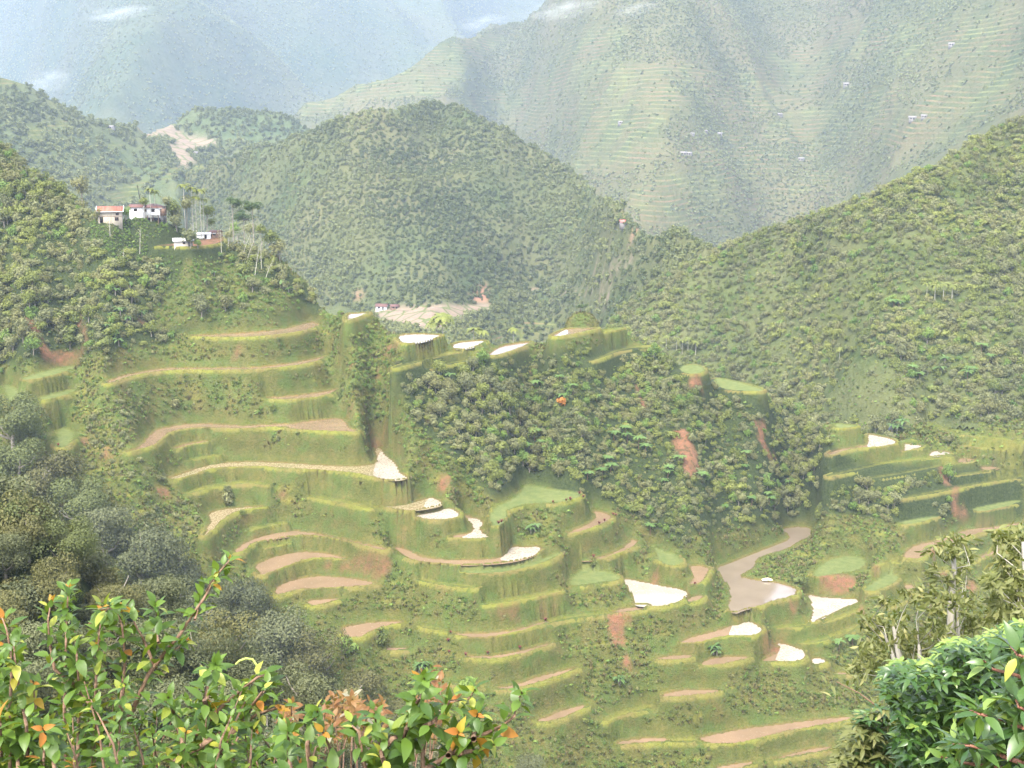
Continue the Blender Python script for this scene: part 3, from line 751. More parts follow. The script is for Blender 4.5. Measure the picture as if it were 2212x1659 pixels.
def mat_leaf(name, dark, light, tip=None, trans=.25, rough=.6, spec=.25, inst=True):
    t = NT(name)
    lv = t.attr('lv').outputs['Fac']
    a = t.attr('tint'); a.attribute_type = 'INSTANCER'
    ti = a.outputs['Fac'] if inst else t.n('ShaderNodeObjectInfo').outputs['Random']
    f = t.math('ADD', t.math('MULTIPLY', ti, .65), t.math('MULTIPLY', lv, .45))
    c = t.mix(f, dark, light)
    if tip: c = t.mix(t.ramp(lv, .90, .95), c, tip)
    d = t.n('ShaderNodeBsdfPrincipled'); t.set(d, 'Base Color', c); d.inputs['Roughness'].default_value = rough; d.inputs['Specular IOR Level'].default_value = spec
    tr = t.n('ShaderNodeBsdfTranslucent'); t.set(tr, 'Color', t.mix(.5, c, (.16, .20, .03)))
    m = t.n('ShaderNodeMixShader'); m.inputs[0].default_value = trans
    t.t.links.new(d.outputs[0], m.inputs[1]); t.t.links.new(tr.outputs[0], m.inputs[2]); t.t.links.new(m.outputs[0], t.out.inputs[0])
    return t.m
def mat_plain(name, c1, c2, scale=3., rough=.85, spec=.2, bump=.3, stretch=None):
    t = NT(name); co = t.coord()
    if stretch:
        mp = t.n('ShaderNodeMapping'); mp.inputs['Scale'].default_value = stretch; t.t.links.new(co, mp.inputs[0]); co = mp.outputs[0]
    n = t.noise(scale, co, 4, .65)
    t.bsdf(t.mix(t.ramp(n, .32, .68), c1, c2), rough, spec, n, bump, .05)
    return t.m
ML = {'green': mat_leaf('broadleaf foliage', (.070, .100, .022), (.265, .285, .066)),
      'grey': mat_leaf('grey green foliage', (.090, .105, .044), (.270, .272, .115)),
      'olive': mat_leaf('olive brown foliage', (.095, .100, .036), (.245, .238, .090)),
      'bright': mat_leaf('fresh green foliage', (.085, .160, .028), (.230, .320, .070), trans=.35),
      'fern': mat_leaf('fern fronds', (.080, .160, .035), (.180, .280, .080), trans=.35),
      'dry': mat_leaf('dry grass', (.100, .088, .030), (.210, .165, .070)),
      'grass': mat_leaf('green grass blades', (.050, .088, .018), (.150, .170, .040), trans=.3),
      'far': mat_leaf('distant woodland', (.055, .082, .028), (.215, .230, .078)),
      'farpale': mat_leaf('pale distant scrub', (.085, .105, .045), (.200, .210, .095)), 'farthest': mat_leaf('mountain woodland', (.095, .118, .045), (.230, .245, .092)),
      'nearg': mat_leaf('near grey green foliage', (.046, .056, .024), (.170, .180, .082)), 'nearo': mat_leaf('near olive foliage', (.058, .058, .020), (.190, .180, .064)), 'neard': mat_leaf('near dark foliage', (.034, .050, .016), (.145, .165, .054)),
      'banana': mat_leaf('banana leaves', (.055, .120, .030), (.140, .220, .070), trans=.35),
      'red': mat_leaf('crimson leaves', (.10, .014, .02), (.20, .035, .04)),
      'orange': mat_leaf('orange leaves', (.40, .12, .02), (.55, .25, .05)),
      'pine': mat_leaf('pine needles', (.030, .060, .018), (.090, .130, .040))}
MBARK = mat_plain('grey bark', (.16, .135, .105), (.30, .27, .22), 4, stretch=(1, 1, .25))
MPALE = mat_plain('pale bark', (.36, .33, .27), (.52, .49, .42), 4, stretch=(1, 1, .25))
rp = np.random.default_rng(11)
def crown_mesh(name, n, size, rx, rz, z0, blobs, mat, seed, **kw):
    rg = np.random.default_rng(seed)
    P, N = crown_pts(n, rx, rz, z0, blobs, rg, **kw)
    V, F, L = leaf_quads(P, N, size, rg)
    return mesh_np(name, V, F, mat, L)
def trunk_mesh(name, h, r, mat, seed, limbs=4, spread=1.2, lean=.1):
    rg = np.random.default_rng(seed); parts = []
    top = np.array([rg.normal(0, lean) * h, rg.normal(0, lean) * h, h])
    zs = np.linspace(0, 1, 6)
    path = np.array([[top[0] * z ** 1.4 + rg.normal(0, .02) * h * (0 < z < 1), top[1] * z ** 1.4 + rg.normal(0, .02) * h * (0 < z < 1), h * z] for z in zs])
    path[0, 2] = -.8
    parts.append(tube(path, r * np.linspace(1.25, .35, 6)))
    for k in range(limbs):
        i = rg.integers(2, 5); a = rg.uniform(0, 6.28); b = path[i]
        e = b + np.array([math.cos(a) * spread, math.sin(a) * spread, h * .35]) * rg.uniform(.7, 1.1)
        m = (b + e) / 2 + np.array([math.cos(a), math.sin(a), -.3]) * spread * .15
        parts.append(tube([b, m, e], r * np.array([.5, .35, .12]), 5))
    V, F, L = join(parts)
    return mesh_np(name, V, F, mat, None, True)
def frond(L, droop, width, rg, segs=7, up=.9):
    """arched pinnate frond as rows of paired leaflets, growing along +X"""
    t = np.linspace(0, 1, segs + 1)
    x = L * (t - .12 * t ** 3); z = up * L * .45 * t - droop * L * t ** 2.2
    V, F = [], []
    for i in range(segs):
        w = width * math.sin(math.pi * (.12 + .85 * t[i])) ; a = np.array([x[i], 0, z[i]]); b = np.array([x[i + 1], 0, z[i + 1]])
        for s in (-1, 1):
            e = (b - a) * .9; o = len(V)
            V += [a, a + e, a + e * 1.2 + np.array([0, s * w, -.25 * w]), a + e * .25 + np.array([0, s * w * .95, -.25 * w])]
            F.append([o, o + 1, o + 2, o + 3] if s < 0 else [o, o + 3, o + 2, o + 1])
    return np.array(V), np.array(F)
def rosette(name, nf, L, droop, width, z0, mat, seed, up=.9, segs=7, tilt=.35):
    rg = np.random.default_rng(seed); parts = []
    for k in range(nf):
        V, F = frond(L * rg.uniform(.8, 1.15), droop * rg.uniform(.7, 1.3), width, rg, segs, up * rg.uniform(.6, 1.3))
        a = 6.283 * k / nf + rg.normal(0, .15); ca, sa = math.cos(a), math.sin(a)
        V = V @ np.array([[ca, sa, 0], [-sa, ca, 0], [0, 0, 1]]); V[:, 2] += z0
        parts.append((V, F, np.full(len(V), rg.uniform(0, 1))))
    V, F, Lv = join(parts)
    return mesh_np(name, V, F, mat, Lv)
def blade_tuft(name, n, h, r, mat, seed, w=.06):
    rg = np.random.default_rng(seed); V, F, L = [], [], []
    for k in range(n):
        a = rg.uniform(0, 6.28); d = np.array([math.cos(a), math.sin(a), 0]); s = np.array([-d[1], d[0], 0]) * w
        b = d * rg.uniform(0, r * .5); hh = h * rg.uniform(.6, 1.2); o = len(V)
        m = b + d * r * .35 + np.array([0, 0, hh * .65]); e = b + d * r * rg.uniform(.7, 1.2) + np.array([0, 0, hh * rg.uniform(.55, 1.)])
        V += [b - s, b + s, m + s, m - s, e + s * .2, e - s * .2]
        F += [[o, o + 1, o + 2, o + 3], [o + 3, o + 2, o + 4, o + 5]]; L += [rg.uniform(0, 1)] * 6
    return mesh_np(name, np.array(V), F, mat, L)
def bigleaf(name, n, L, w, z0, mat, seed, stemh=0):
    """broad leaves (banana) arching out of one point"""
    rg = np.random.default_rng(seed); parts = []
    for k in range(n):
        t = np.linspace(0, 1, 6); up = rg.uniform(.5, 1.4)
        x = L * t * (1 - .12 * up); z = L * (.75 * up * t - (.5 + .35 * up) * t ** 2.3)
        ww = w * np.array([.08, .75, 1, .95, .7, .05])
        V = np.concatenate([np.stack([x, ww, z - .3 * ww], 1), np.stack([x, 0 * x, z], 1), np.stack([x, -ww, z - .3 * ww], 1)])
        F = [[r * 6 + i, r * 6 + i + 1, (r + 1) * 6 + i + 1, (r + 1) * 6 + i] for r in (0, 1) for i in range(5)]
        a = 6.283 * k / n * 1.0 + rg.normal(0, .3); ca, sa = math.cos(a), math.sin(a)
        V = V @ np.array([[ca, sa, 0], [-sa, ca, 0], [0, 0, 1]]) * rg.uniform(.75, 1.1); V[:, 2] += z0
        parts.append((V, np.array(F), np.full(len(V), rg.uniform(0, 1))))
    V, F, Lv = join(parts)
    return mesh_np(name, V, F, mat, Lv, True)

# crown library (radius about 1 m wide unit crowns are scaled when placed)
LIB = {}
for k, m in (('green', 'green'), ('grey', 'grey'), ('olive', 'olive'), ('bright', 'bright')):
    LIB['tree_' + k] = [crown_mesh('crown', 700, .125, 1, .85, 1.15, 9 + v, ML[m], 100 + v + 10 * len(LIB)) for v in range(3)]
    LIB['bush_' + k] = [crown_mesh('foliage', 380, .155, 1, .75, .55, 6, ML[m], 200 + v + 10 * len(LIB)) for v in range(2)]
LIB['far'] = [crown_mesh('foliage', 150, .28, 1, .9, .7, 6, ML['far'], 300 + v) for v in range(4)]
LIB['farg'] = [crown_mesh('foliage', 150, .28, 1, .9, .7, 6, ML['farpale'], 310 + v) for v in range(3)]
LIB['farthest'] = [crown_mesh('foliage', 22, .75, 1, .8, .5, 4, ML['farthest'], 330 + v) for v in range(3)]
LIB['herb'] = [crown_mesh('foliage', 22, .42, .9, .5, .3, 3, ML[m], 350 + v) for v, m in enumerate(('green', 'bright', 'grass', 'olive'))]
LIB['tuft'] = [blade_tuft('blades', 12, .8, .5, ML['grass'], 360), blade_tuft('blades', 12, .9, .55, ML['dry'], 361), blade_tuft('blades', 12, .7, .5, ML['bright'], 362)]
LIB['reed'] = [blade_tuft('blades', 26, 2.4, 1.3, ML['dry'], 370, .10), blade_tuft('blades', 26, 2.2, 1.4, ML['grass'], 371, .10)]
LIB['fern'] = [rosette('fronds', 11, 2.6, .35, .42, 0, ML['fern'], 380 + v) for v in range(2)]
# ------------------------------------------------------------------ scatter: one object per mass of growth
def scatter_group():
    ng = bpy.data.node_groups.new('scatter', 'GeometryNodeTree')
    ng.interface.new_socket('Geometry', in_out='INPUT', socket_type='NodeSocketGeometry')
    ng.interface.new_socket('Growth', in_out='INPUT', socket_type='NodeSocketCollection')
    ng.interface.new_socket('Geometry', in_out='OUTPUT', socket_type='NodeSocketGeometry')
    N = ng.nodes; gi = N.new('NodeGroupInput'); go = N.new('NodeGroupOutput')
    ci = N.new('GeometryNodeCollectionInfo'); ci.inputs['Separate Children'].default_value = True; ci.inputs['Reset Children'].default_value = True
    ip = N.new('GeometryNodeInstanceOnPoints'); ip.inputs['Pick Instance'].default_value = True
    def na(name, typ):
        n = N.new('GeometryNodeInputNamedAttribute'); n.data_type = typ; n.inputs['Name'].default_value = name; return n.outputs[0]
    L = ng.links.new
    L(gi.outputs[0], ip.inputs['Points']); L(gi.outputs[1], ci.inputs['Collection']); L(ci.outputs[0], ip.inputs['Instance'])
    L(na('pid', 'INT'), ip.inputs['Instance Index']); L(na('rot', 'FLOAT_VECTOR'), ip.inputs['Rotation']); L(na('scl', 'FLOAT_VECTOR'), ip.inputs['Scale'])
    L(ip.outputs[0], go.inputs[0])
    return ng
NG = scatter_group()
_coll = {}
def growth_coll(key):
    if key in _coll: return _coll[key]
    c = bpy.data.collections.new('growth ' + key)
    for i, me in enumerate(LIB[key]):
        o = bpy.data.objects.new('%s_%02d' % (key, i), me); c.objects.link(o)
    _coll[key] = c
    return c
def scatter(name, key, P, scale, tint, rg, lean=.12, squash=(.8, 1.2), pick=None, label=None):
    n = len(P)
    if n == 0: return None
    me = bpy.data.meshes.new(name); me.vertices.add(n); me.vertices.foreach_set('co', np.asarray(P, np.float32).ravel())
    a = me.attributes.new('pid', 'INT', 'POINT'); a.data.foreach_set('value', (rg.integers(0, len(LIB[key]), n) if pick is None else pick).astype(np.int32))
    a = me.attributes.new('rot', 'FLOAT_VECTOR', 'POINT'); r = np.stack([rg.normal(0, lean, n), rg.normal(0, lean, n), rg.uniform(0, 6.28, n)], 1); a.data.foreach_set('vector', r.astype(np.float32).ravel())
    s = np.asarray(scale) * np.ones(n); S = np.stack([s * rg.uniform(.85, 1.15, n), s * rg.uniform(.85, 1.15, n), s * rg.uniform(*squash, n)], 1)
    a = me.attributes.new('scl', 'FLOAT_VECTOR', 'POINT'); a.data.foreach_set('vector', S.astype(np.float32).ravel())
    a = me.attributes.new('tint', 'FLOAT', 'POINT'); a.data.foreach_set('value', np.clip(tint * np.ones(n), 0, 1).astype(np.float32))
    o = bpy.data.objects.new(name, me); COL.objects.link(o); o['kind'] = 'stuff'
    if label: o['label'] = label
    md = o.modifiers.new('scatter', 'NODES'); md.node_group = NG
    md[[i.identifier for i in NG.interface.items_tree if i.item_type == 'SOCKET' and i.in_out == 'INPUT' and i.name == 'Growth'][0]] = growth_coll(key)
    return o
# ------------------------------------------------------------------ linking helpers
def link(name, me, mat=None, kind=None, parent=None, **kw):
    o = bpy.data.objects.new(name, me); COL.objects.link(o)
    if mat and mat.name not in me.materials: me.materials.append(mat)
    if kind: o['kind'] = kind
    if parent: o.parent = parent
    for k, v in kw.items(): o[k] = v
    return o
def thing(name, label, cat, loc, rotz=0, scale=1, group=None):
    o = bpy.data.objects.new(name, None); COL.objects.link(o); o.empty_display_size = .3
    o.location = loc; o.rotation_euler = (0, 0, rotz); o.scale = (scale,) * 3 if not hasattr(scale, '__len__') else scale
    o['label'] = label; o['category'] = cat
    if group: o['group'] = group
    return o
def march(px, py, s=None, tmin=6., tmax=620.):
    """where the line of sight through a sheet point meets the relief"""
    s = s or S1
    r = ray(px, py); t = np.arange(tmin, tmax, .4); P = r[None] * t[:, None]
    below = P[:, 2] < s.h(P[:, 0], P[:, 1])
    k = np.argmax(below) if below.any() else -1
    p = P[k].copy(); p[2] = float(s.h(p[0], p[1]))
    return p, float(t[k])

def march_crest(px, py, s=None):
    p, d = march(px, py, s)
    while d > 540: py += 3; p, d = march(px, py, s)
    return p, d

# ------------------------------------------------------------------ ground, paddies, hills
link('terraced_hillside', me_spur, mat_spur(), 'structure', label='steep green hillside cut into curving rice terraces')
MW = {'w': mat_water('paddy water with painted sky glare', (.40, .35, .31), (.30, .26, .21), .62, 1.5, (.22, .165, .11), 1.), 'b': mat_water('brown pond water', (.21, .165, .12), (.18, .14, .10), .85, 1.2, (.16, .13, .09), .8),  # w: silty open water, sky glare painted into its pale base colour
      'm': mat_water('muddy paddy water', (.235, .155, .095), (.185, .125, .075), .66, 2.5), 's': mat_water('paddy water with stubble', (.26, .20, .11), (.21, .18, .09), .56, 2.5),
      'o': mat_water('stubble water with painted sky glare', (.40, .35, .30), (.30, .26, .21), .53, 2.0, (.24, .19, .11), 1.)}  # o: paler base colour stands in for reflected sky
def outset(P, d):
    P = np.asarray(P)[:, :2]; a = np.roll(P, 1, 0); b = np.roll(P, -1, 0)
    t = b - a; t /= np.linalg.norm(t, axis=1)[:, None] + 1e-9
    ar = (P[:, 0] * np.roll(P[:, 1], -1) - np.roll(P[:, 0], -1) * P[:, 1]).sum()
    n = np.stack([t[:, 1], -t[:, 0]], -1) * (1 if ar > 0 else -1)
    return P + n * d
from mathutils.geometry import tessellate_polygon
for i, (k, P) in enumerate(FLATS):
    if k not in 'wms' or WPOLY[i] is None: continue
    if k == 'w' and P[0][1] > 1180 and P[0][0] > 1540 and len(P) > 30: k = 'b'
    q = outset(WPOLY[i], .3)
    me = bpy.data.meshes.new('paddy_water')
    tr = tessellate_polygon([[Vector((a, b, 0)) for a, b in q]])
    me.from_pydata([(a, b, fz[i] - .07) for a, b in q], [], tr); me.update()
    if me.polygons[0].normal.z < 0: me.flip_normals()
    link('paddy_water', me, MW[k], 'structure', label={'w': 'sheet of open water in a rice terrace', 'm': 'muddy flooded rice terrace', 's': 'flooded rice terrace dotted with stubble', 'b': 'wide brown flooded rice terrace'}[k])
SKY_GLARE = [('4', '1585,460 1600,425 1606,392 1632,340 1652,378 1700,412 1728,450 1743,490 1796,512 1740,532 1662,527 1582,508'), ('5', '470,500 505,475 535,437 562,420 640,427 713,420 724,440 690,472 620,498 540,512'), ('3', '1290,1136 1306,1110 1296,1060 1350,1072 1428,1087 1470,1110 1420,1128 1340,1138'),
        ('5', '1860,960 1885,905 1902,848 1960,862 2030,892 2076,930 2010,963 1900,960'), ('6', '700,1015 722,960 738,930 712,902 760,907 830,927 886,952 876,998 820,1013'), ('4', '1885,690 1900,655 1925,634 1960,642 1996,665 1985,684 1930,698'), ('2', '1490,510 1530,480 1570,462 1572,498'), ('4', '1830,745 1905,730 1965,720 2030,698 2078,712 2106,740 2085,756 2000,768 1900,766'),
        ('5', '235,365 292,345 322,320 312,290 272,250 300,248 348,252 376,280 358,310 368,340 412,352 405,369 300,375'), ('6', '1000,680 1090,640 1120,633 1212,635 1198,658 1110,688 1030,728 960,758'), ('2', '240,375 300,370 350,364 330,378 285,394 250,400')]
for c_, s_ in SKY_GLARE:  # sheets over terrace ends: open water, white sky reflection put into the colour
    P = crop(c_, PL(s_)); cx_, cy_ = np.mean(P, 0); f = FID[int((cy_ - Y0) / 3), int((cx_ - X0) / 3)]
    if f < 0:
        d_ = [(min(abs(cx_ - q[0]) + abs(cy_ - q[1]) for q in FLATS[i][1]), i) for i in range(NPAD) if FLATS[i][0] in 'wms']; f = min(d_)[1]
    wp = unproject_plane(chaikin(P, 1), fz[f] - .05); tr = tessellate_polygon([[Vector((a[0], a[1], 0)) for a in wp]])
    me = bpy.data.meshes.new('sky_glare_water'); me.from_pydata([tuple(a) for a in wp], [], tr); me.update()
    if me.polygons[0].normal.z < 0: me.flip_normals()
    link('sky_glare_water', me, MW['o'], 'structure', label='open water with pale sky glare painted in, at the end of a rice terrace')
def zmap(s, polys, k=1.): 
    m = np.zeros(s.Z.shape)
    wx = fbm(s.XX / (s.c * 14), s.YY / (s.c * 14), 71, 3) * 22 * k; wy = fbm(s.XX / (s.c * 14), s.YY / (s.c * 14), 73, 3) * 14 * k
    for P in polys: m[inpoly(s.IX + wx, s.IY + wy, P)] = 1
    return m
def zc(k, s): ox, oy = {'a': (0, 0), 'b': (1106, 0)}[k]; return [(ox + x * .5, oy + y * .5) for x, y in PL(s)]
T5 = [zc('b', '150,490 260,410 400,320 500,275 800,270 900,300 870,440 700,520 600,560 640,620 590,700 400,760 250,730 300,600 200,520'),
      zc('b', '1100,540 1230,480 1400,440 1450,380 1640,330 1680,480 2000,500 2100,480 1940,600 1700,640 1560,560 1300,690 1100,760 900,850 560,960 480,850 620,780 800,660 950,570'),
      zc('b', '1700,480 1800,440 1900,380 2050,300 2212,240 2212,420 2000,520 1800,540'), zc('b', '1280,90 1400,70 1700,80 1850,130 1700,260 1480,270 1350,180'),
      zc('b', '480,960 620,940 900,900 1200,780 1400,700 1500,760 1250,830 1000,960 800,1010 600,990'),
      zc('a', '1240,480 1400,420 1560,340 1750,240 1900,180 2100,140 2230,150 2000,300 1900,420 1600,440 1400,500 1300,520'), zc('b', '0,440 150,300 260,130 420,60 520,120 420,300 200,420 120,560 0,560'), zc('b', '900,420 1100,250 1350,110 1450,300 1300,430 1050,520 900,560'), zc('b', '1800,60 2212,20 2212,240 1950,300 1800,200'), zc('a', '2000,440 2060,400 2212,390 2212,470 2100,480')]
S5.cov_r = zmap(S5, T5)
S4.cov_b = zmap(S4, [zc('a', '590,540 640,525 740,520 720,560 760,590 900,610 950,620 900,650 840,660 850,700 780,740 760,700 740,620 690,600 620,590')])
S4.cov_r = zmap(S4, [zc('a', '140,600 200,545 290,515 280,545 190,600'), zc('a', '400,620 520,610 500,640 420,650'), zc('a', '480,860 520,800 620,785 640,800 520,870'), zc('a', '700,775 760,720 830,690 820,720 740,770'), zc('a', '0,350 60,340 100,370 0,380')])
S3.cov_b = zmap(S3, [VFIELDS], .2); S3.cov_y = np.zeros(S3.Z.shape)
for q in ('1590,112 1680,92 1820,78 1975,94 1830,112', '1830,58 1930,40 2045,36 2035,58 1870,68', '1730,268 1790,248 1855,248 1845,280 1735,284', '1510,236 1850,234 1850,256 1520,258', '1320,230 1390,208 1390,240'): S3.cov_y[inpoly(S3.IX, S3.IY, crop('2', PL(q)))] = 1
S3.cov_b = np.maximum(S3.cov_b, S3.cov_y); S3.cov_r = zmap(S3, [PL('930,718 1010,688 1070,677 1230,700 1100,745 950,738'), zc('a', '720,790 760,730 830,700 900,690 860,740 780,800')])
S3.cov_g = zmap(S3, [crop('2', PL('970,290 1110,165 1105,310 980,310')), zc('b', '520,1000 550,1000 555,1030 525,1035'), crop('2', PL('290,240 330,250 350,290 310,290'))])
def hmesh(name, s, mat, label):
    cov = np.zeros(s.Z.shape + (4,)); cov[..., 3] = 1
    for i, a in enumerate(('cov_r', 'cov_g', 'cov_b')):
        cov[..., i] = blur(getattr(s, a) * 1.0, 1) if hasattr(s, a) else 0
    return link(name, grid_mesh(name, s, s.keep, {'cover': cov}), mat, 'structure', label=label)
hmesh('wooded_hillside', S2, mat_hill('wooded slope', (.035, .055, .018), (.080, .100, .030), (.120, .120, .050), .02), 'steep wooded hillside across the ravine')
hmesh('dome_hill', S3, mat_hill('dome hill cover', (.040, .062, .022), (.075, .092, .034), (.125, .115, .052), .012, 3.2), 'rounded wooded hill in the middle of the valley')
hmesh('valley_hills', S4, mat_hill('valley hill cover', (.045, .070, .028), (.085, .110, .045), (.110, .115, .05), .009, 4.0), 'low green hills with fields between them')
hmesh('terraced_mountain', S5, mat_hill('terraced mountain cover', (.050, .066, .024), (.085, .096, .034), (.130, .108, .052), .006, 6.0), 'tall mountainside lined with narrow terraces')
hmesh('far_mountain', S6, mat_hill('far mountain cover', (.034, .056, .024), (.060, .080, .032), (.090, .092, .044), .003), 'high hazy mountain closing the valley')

# ------------------------------------------------------------------ scatter of growth over the relief
def jitter_pts(s, spacing, mask, rg):
    nx = int(s.nx * s.c / spacing); ny = int(s.ny * s.c / spacing)
    gx, gy = np.meshgrid(np.arange(nx), np.arange(ny))
    x = s.x0 + (gx + rg.uniform(0, 1, gx.shape)) * spacing; y = s.y0 + (gy + rg.uniform(0, 1, gx.shape)) * spacing
    x = x.ravel(); y = y.ravel()
    ok = s.sample(mask, x, y) > rg.uniform(0.02, 1, x.shape)
    x, y = x[ok], y[ok]
    return np.stack([x, y, s.h(x, y)], -1)
EXCL = []                                   # (x, y, radius) kept free of growth round the houses
rs = np.random.default_rng(21)
S1.IX, S1.IY, S1.ID = project(np.stack([S1.XX, S1.YY, S1.Z], -1))
midF = inpoly(S1.IX, S1.IY, FOREST_MID) & farpart & S1.vis
leftF = inpoly(S1.IX, S1.IY, HILL_LEFT) & farpart & S1.vis
lowleft = farpart & S1.vis & ~leftF & (S1.IX < 330 + (S1.IY - 900) * .45) & (S1.IY > 770)
open_ = (dist > 2.5) & (soil < .3) & ~yard & ~knoll
riser = farpart & S1.vis & open_ & ~midF & ~leftF
n_big = fbm(S1.XX / 22, S1.YY / 22, 31, 3); n_mid = fbm(S1.XX / 8, S1.YY / 8, 37, 3)
def keepout(P, r=0):
    if not len(P) or not EXCL: return P
    d = np.min([np.hypot(P[:, 0] - x, P[:, 1] - y) - q for x, y, q in EXCL], 0)
    return P[d > r]
# ------------------------------------------------------------------ houses on the hill
CROPS['11'] = (250, 600, .33906); CROPS['10'] = (2900, 1900, .50404); CROPS['a'] = (0, 0, .82459); CROPS['b'] = (1824, 0, .82459)
def cpt(c, x, y): return crop(c, [(x, y)])[0]
def place_c(c, x, y, s=None, tmax=620.):
    px, py = cpt(c, x, y)
    if s is not None: return march(px, py, s, tmax=tmax)
    p, d = march_crest(px, py); q = ray(px, py) * d
    return np.array([q[0], q[1], max(q[2], p[2])]), d
class MB:
    """collects boxes, prisms and tubes into one mesh with one material"""
    def __init__(s): s.P = []
    def box(s, x0, x1, y0, y1, z0, z1):
        V = np.array([(x, y, z) for z in (z0, z1) for y in (y0, y1) for x in (x0, x1)], float)
        s.P.append((V, np.array([[0, 2, 3, 1], [4, 5, 7, 6], [0, 1, 5, 4], [2, 6, 7, 3], [0, 4, 6, 2], [1, 3, 7, 5]]))); return s
    def quad(s, a, b, c, d): s.P.append((np.array([a, b, c, d], float), np.array([[0, 1, 2, 3]]))); return s
    def slab(s, a, b, c, d, t=.06):
        T = np.array([a, b, c, d], float); n = np.cross(T[1] - T[0], T[3] - T[0]); n /= np.linalg.norm(n); B = T - n * t
        V = np.concatenate([T, B]); s.P.append((V, np.array([[0, 1, 2, 3], [7, 6, 5, 4], [0, 4, 5, 1], [1, 5, 6, 2], [2, 6, 7, 3], [3, 7, 4, 0]]))); return s
    def tube(s, path, rad, sides=6):
        V, F = tube(path, rad, sides); s.P.append((V, F)); return s
    def build(s, name, mat, parent, smooth=False):
        V, F, _ = join(s.P)
        me = mesh_np(name, V, F, mat, None, smooth); return link(name, me, None, None, parent)
def mat_corr(name, c1, c2, c3, rough=.55):
    """corrugated sheet with uneven rust, ribs running down the slope"""
    t = NT(name); co = t.coord(); n = t.ramp(t.noise(.9, co, 4, .7), .35, .62)
    mp = t.n('ShaderNodeMapping'); mp.inputs['Scale'].default_value = (1.6, .15, .15); t.t.links.new(co, mp.inputs[0])
    st = t.ramp(t.noise(1.5, mp.outputs[0], 3, .7), .38, .62)
    w = t.n('ShaderNodeTexWave'); w.inputs['Scale'].default_value = 2.2; t.t.links.new(co, w.inputs['Vector'])
    t.bsdf(t.mix(t.math('MULTIPLY', st, .8), t.mix(n, c1, c2), c3), rough, .3, w.outputs['Fac'], .6, .04)
    return t.m
MRUST = mat_corr('rusty corrugated sheet', (.30, .070, .035), (.22, .085, .05), (.34, .17, .11))
MBROWN = mat_corr('brown corrugated sheet', (.14, .060, .045), (.18, .08, .06), (.11, .06, .05))
MWSHEET = mat_corr('pale metal sheet', (.78, .77, .76), (.70, .70, .70), (.60, .57, .54))
MRED = mat_corr('red metal sheet', (.60, .10, .08), (.55, .16, .12), (.50, .20, .16))
MPLY = mat_plain('weathered board wall', (.38, .33, .26), (.27, .235, .19), 1.2, stretch=(1, 1, .2))
MWHITE = mat_plain('white painted wall', (.80, .79, .77), (.66, .64, .62), 1.0)
MDARK = mat_plain('dark opening', (.012, .012, .014), (.03, .026, .024), 2)
MWOODD = mat_plain('brown timber', (.14, .085, .055), (.22, .14, .095), 3, stretch=(1, 1, .2))
MCONC = mat_plain('grey concrete wall', (.42, .38, .33), (.33, .30, .26), .8)
MTRIM = mat_plain('white trim', (.80, .80, .80), (.74, .74, .74), 2)
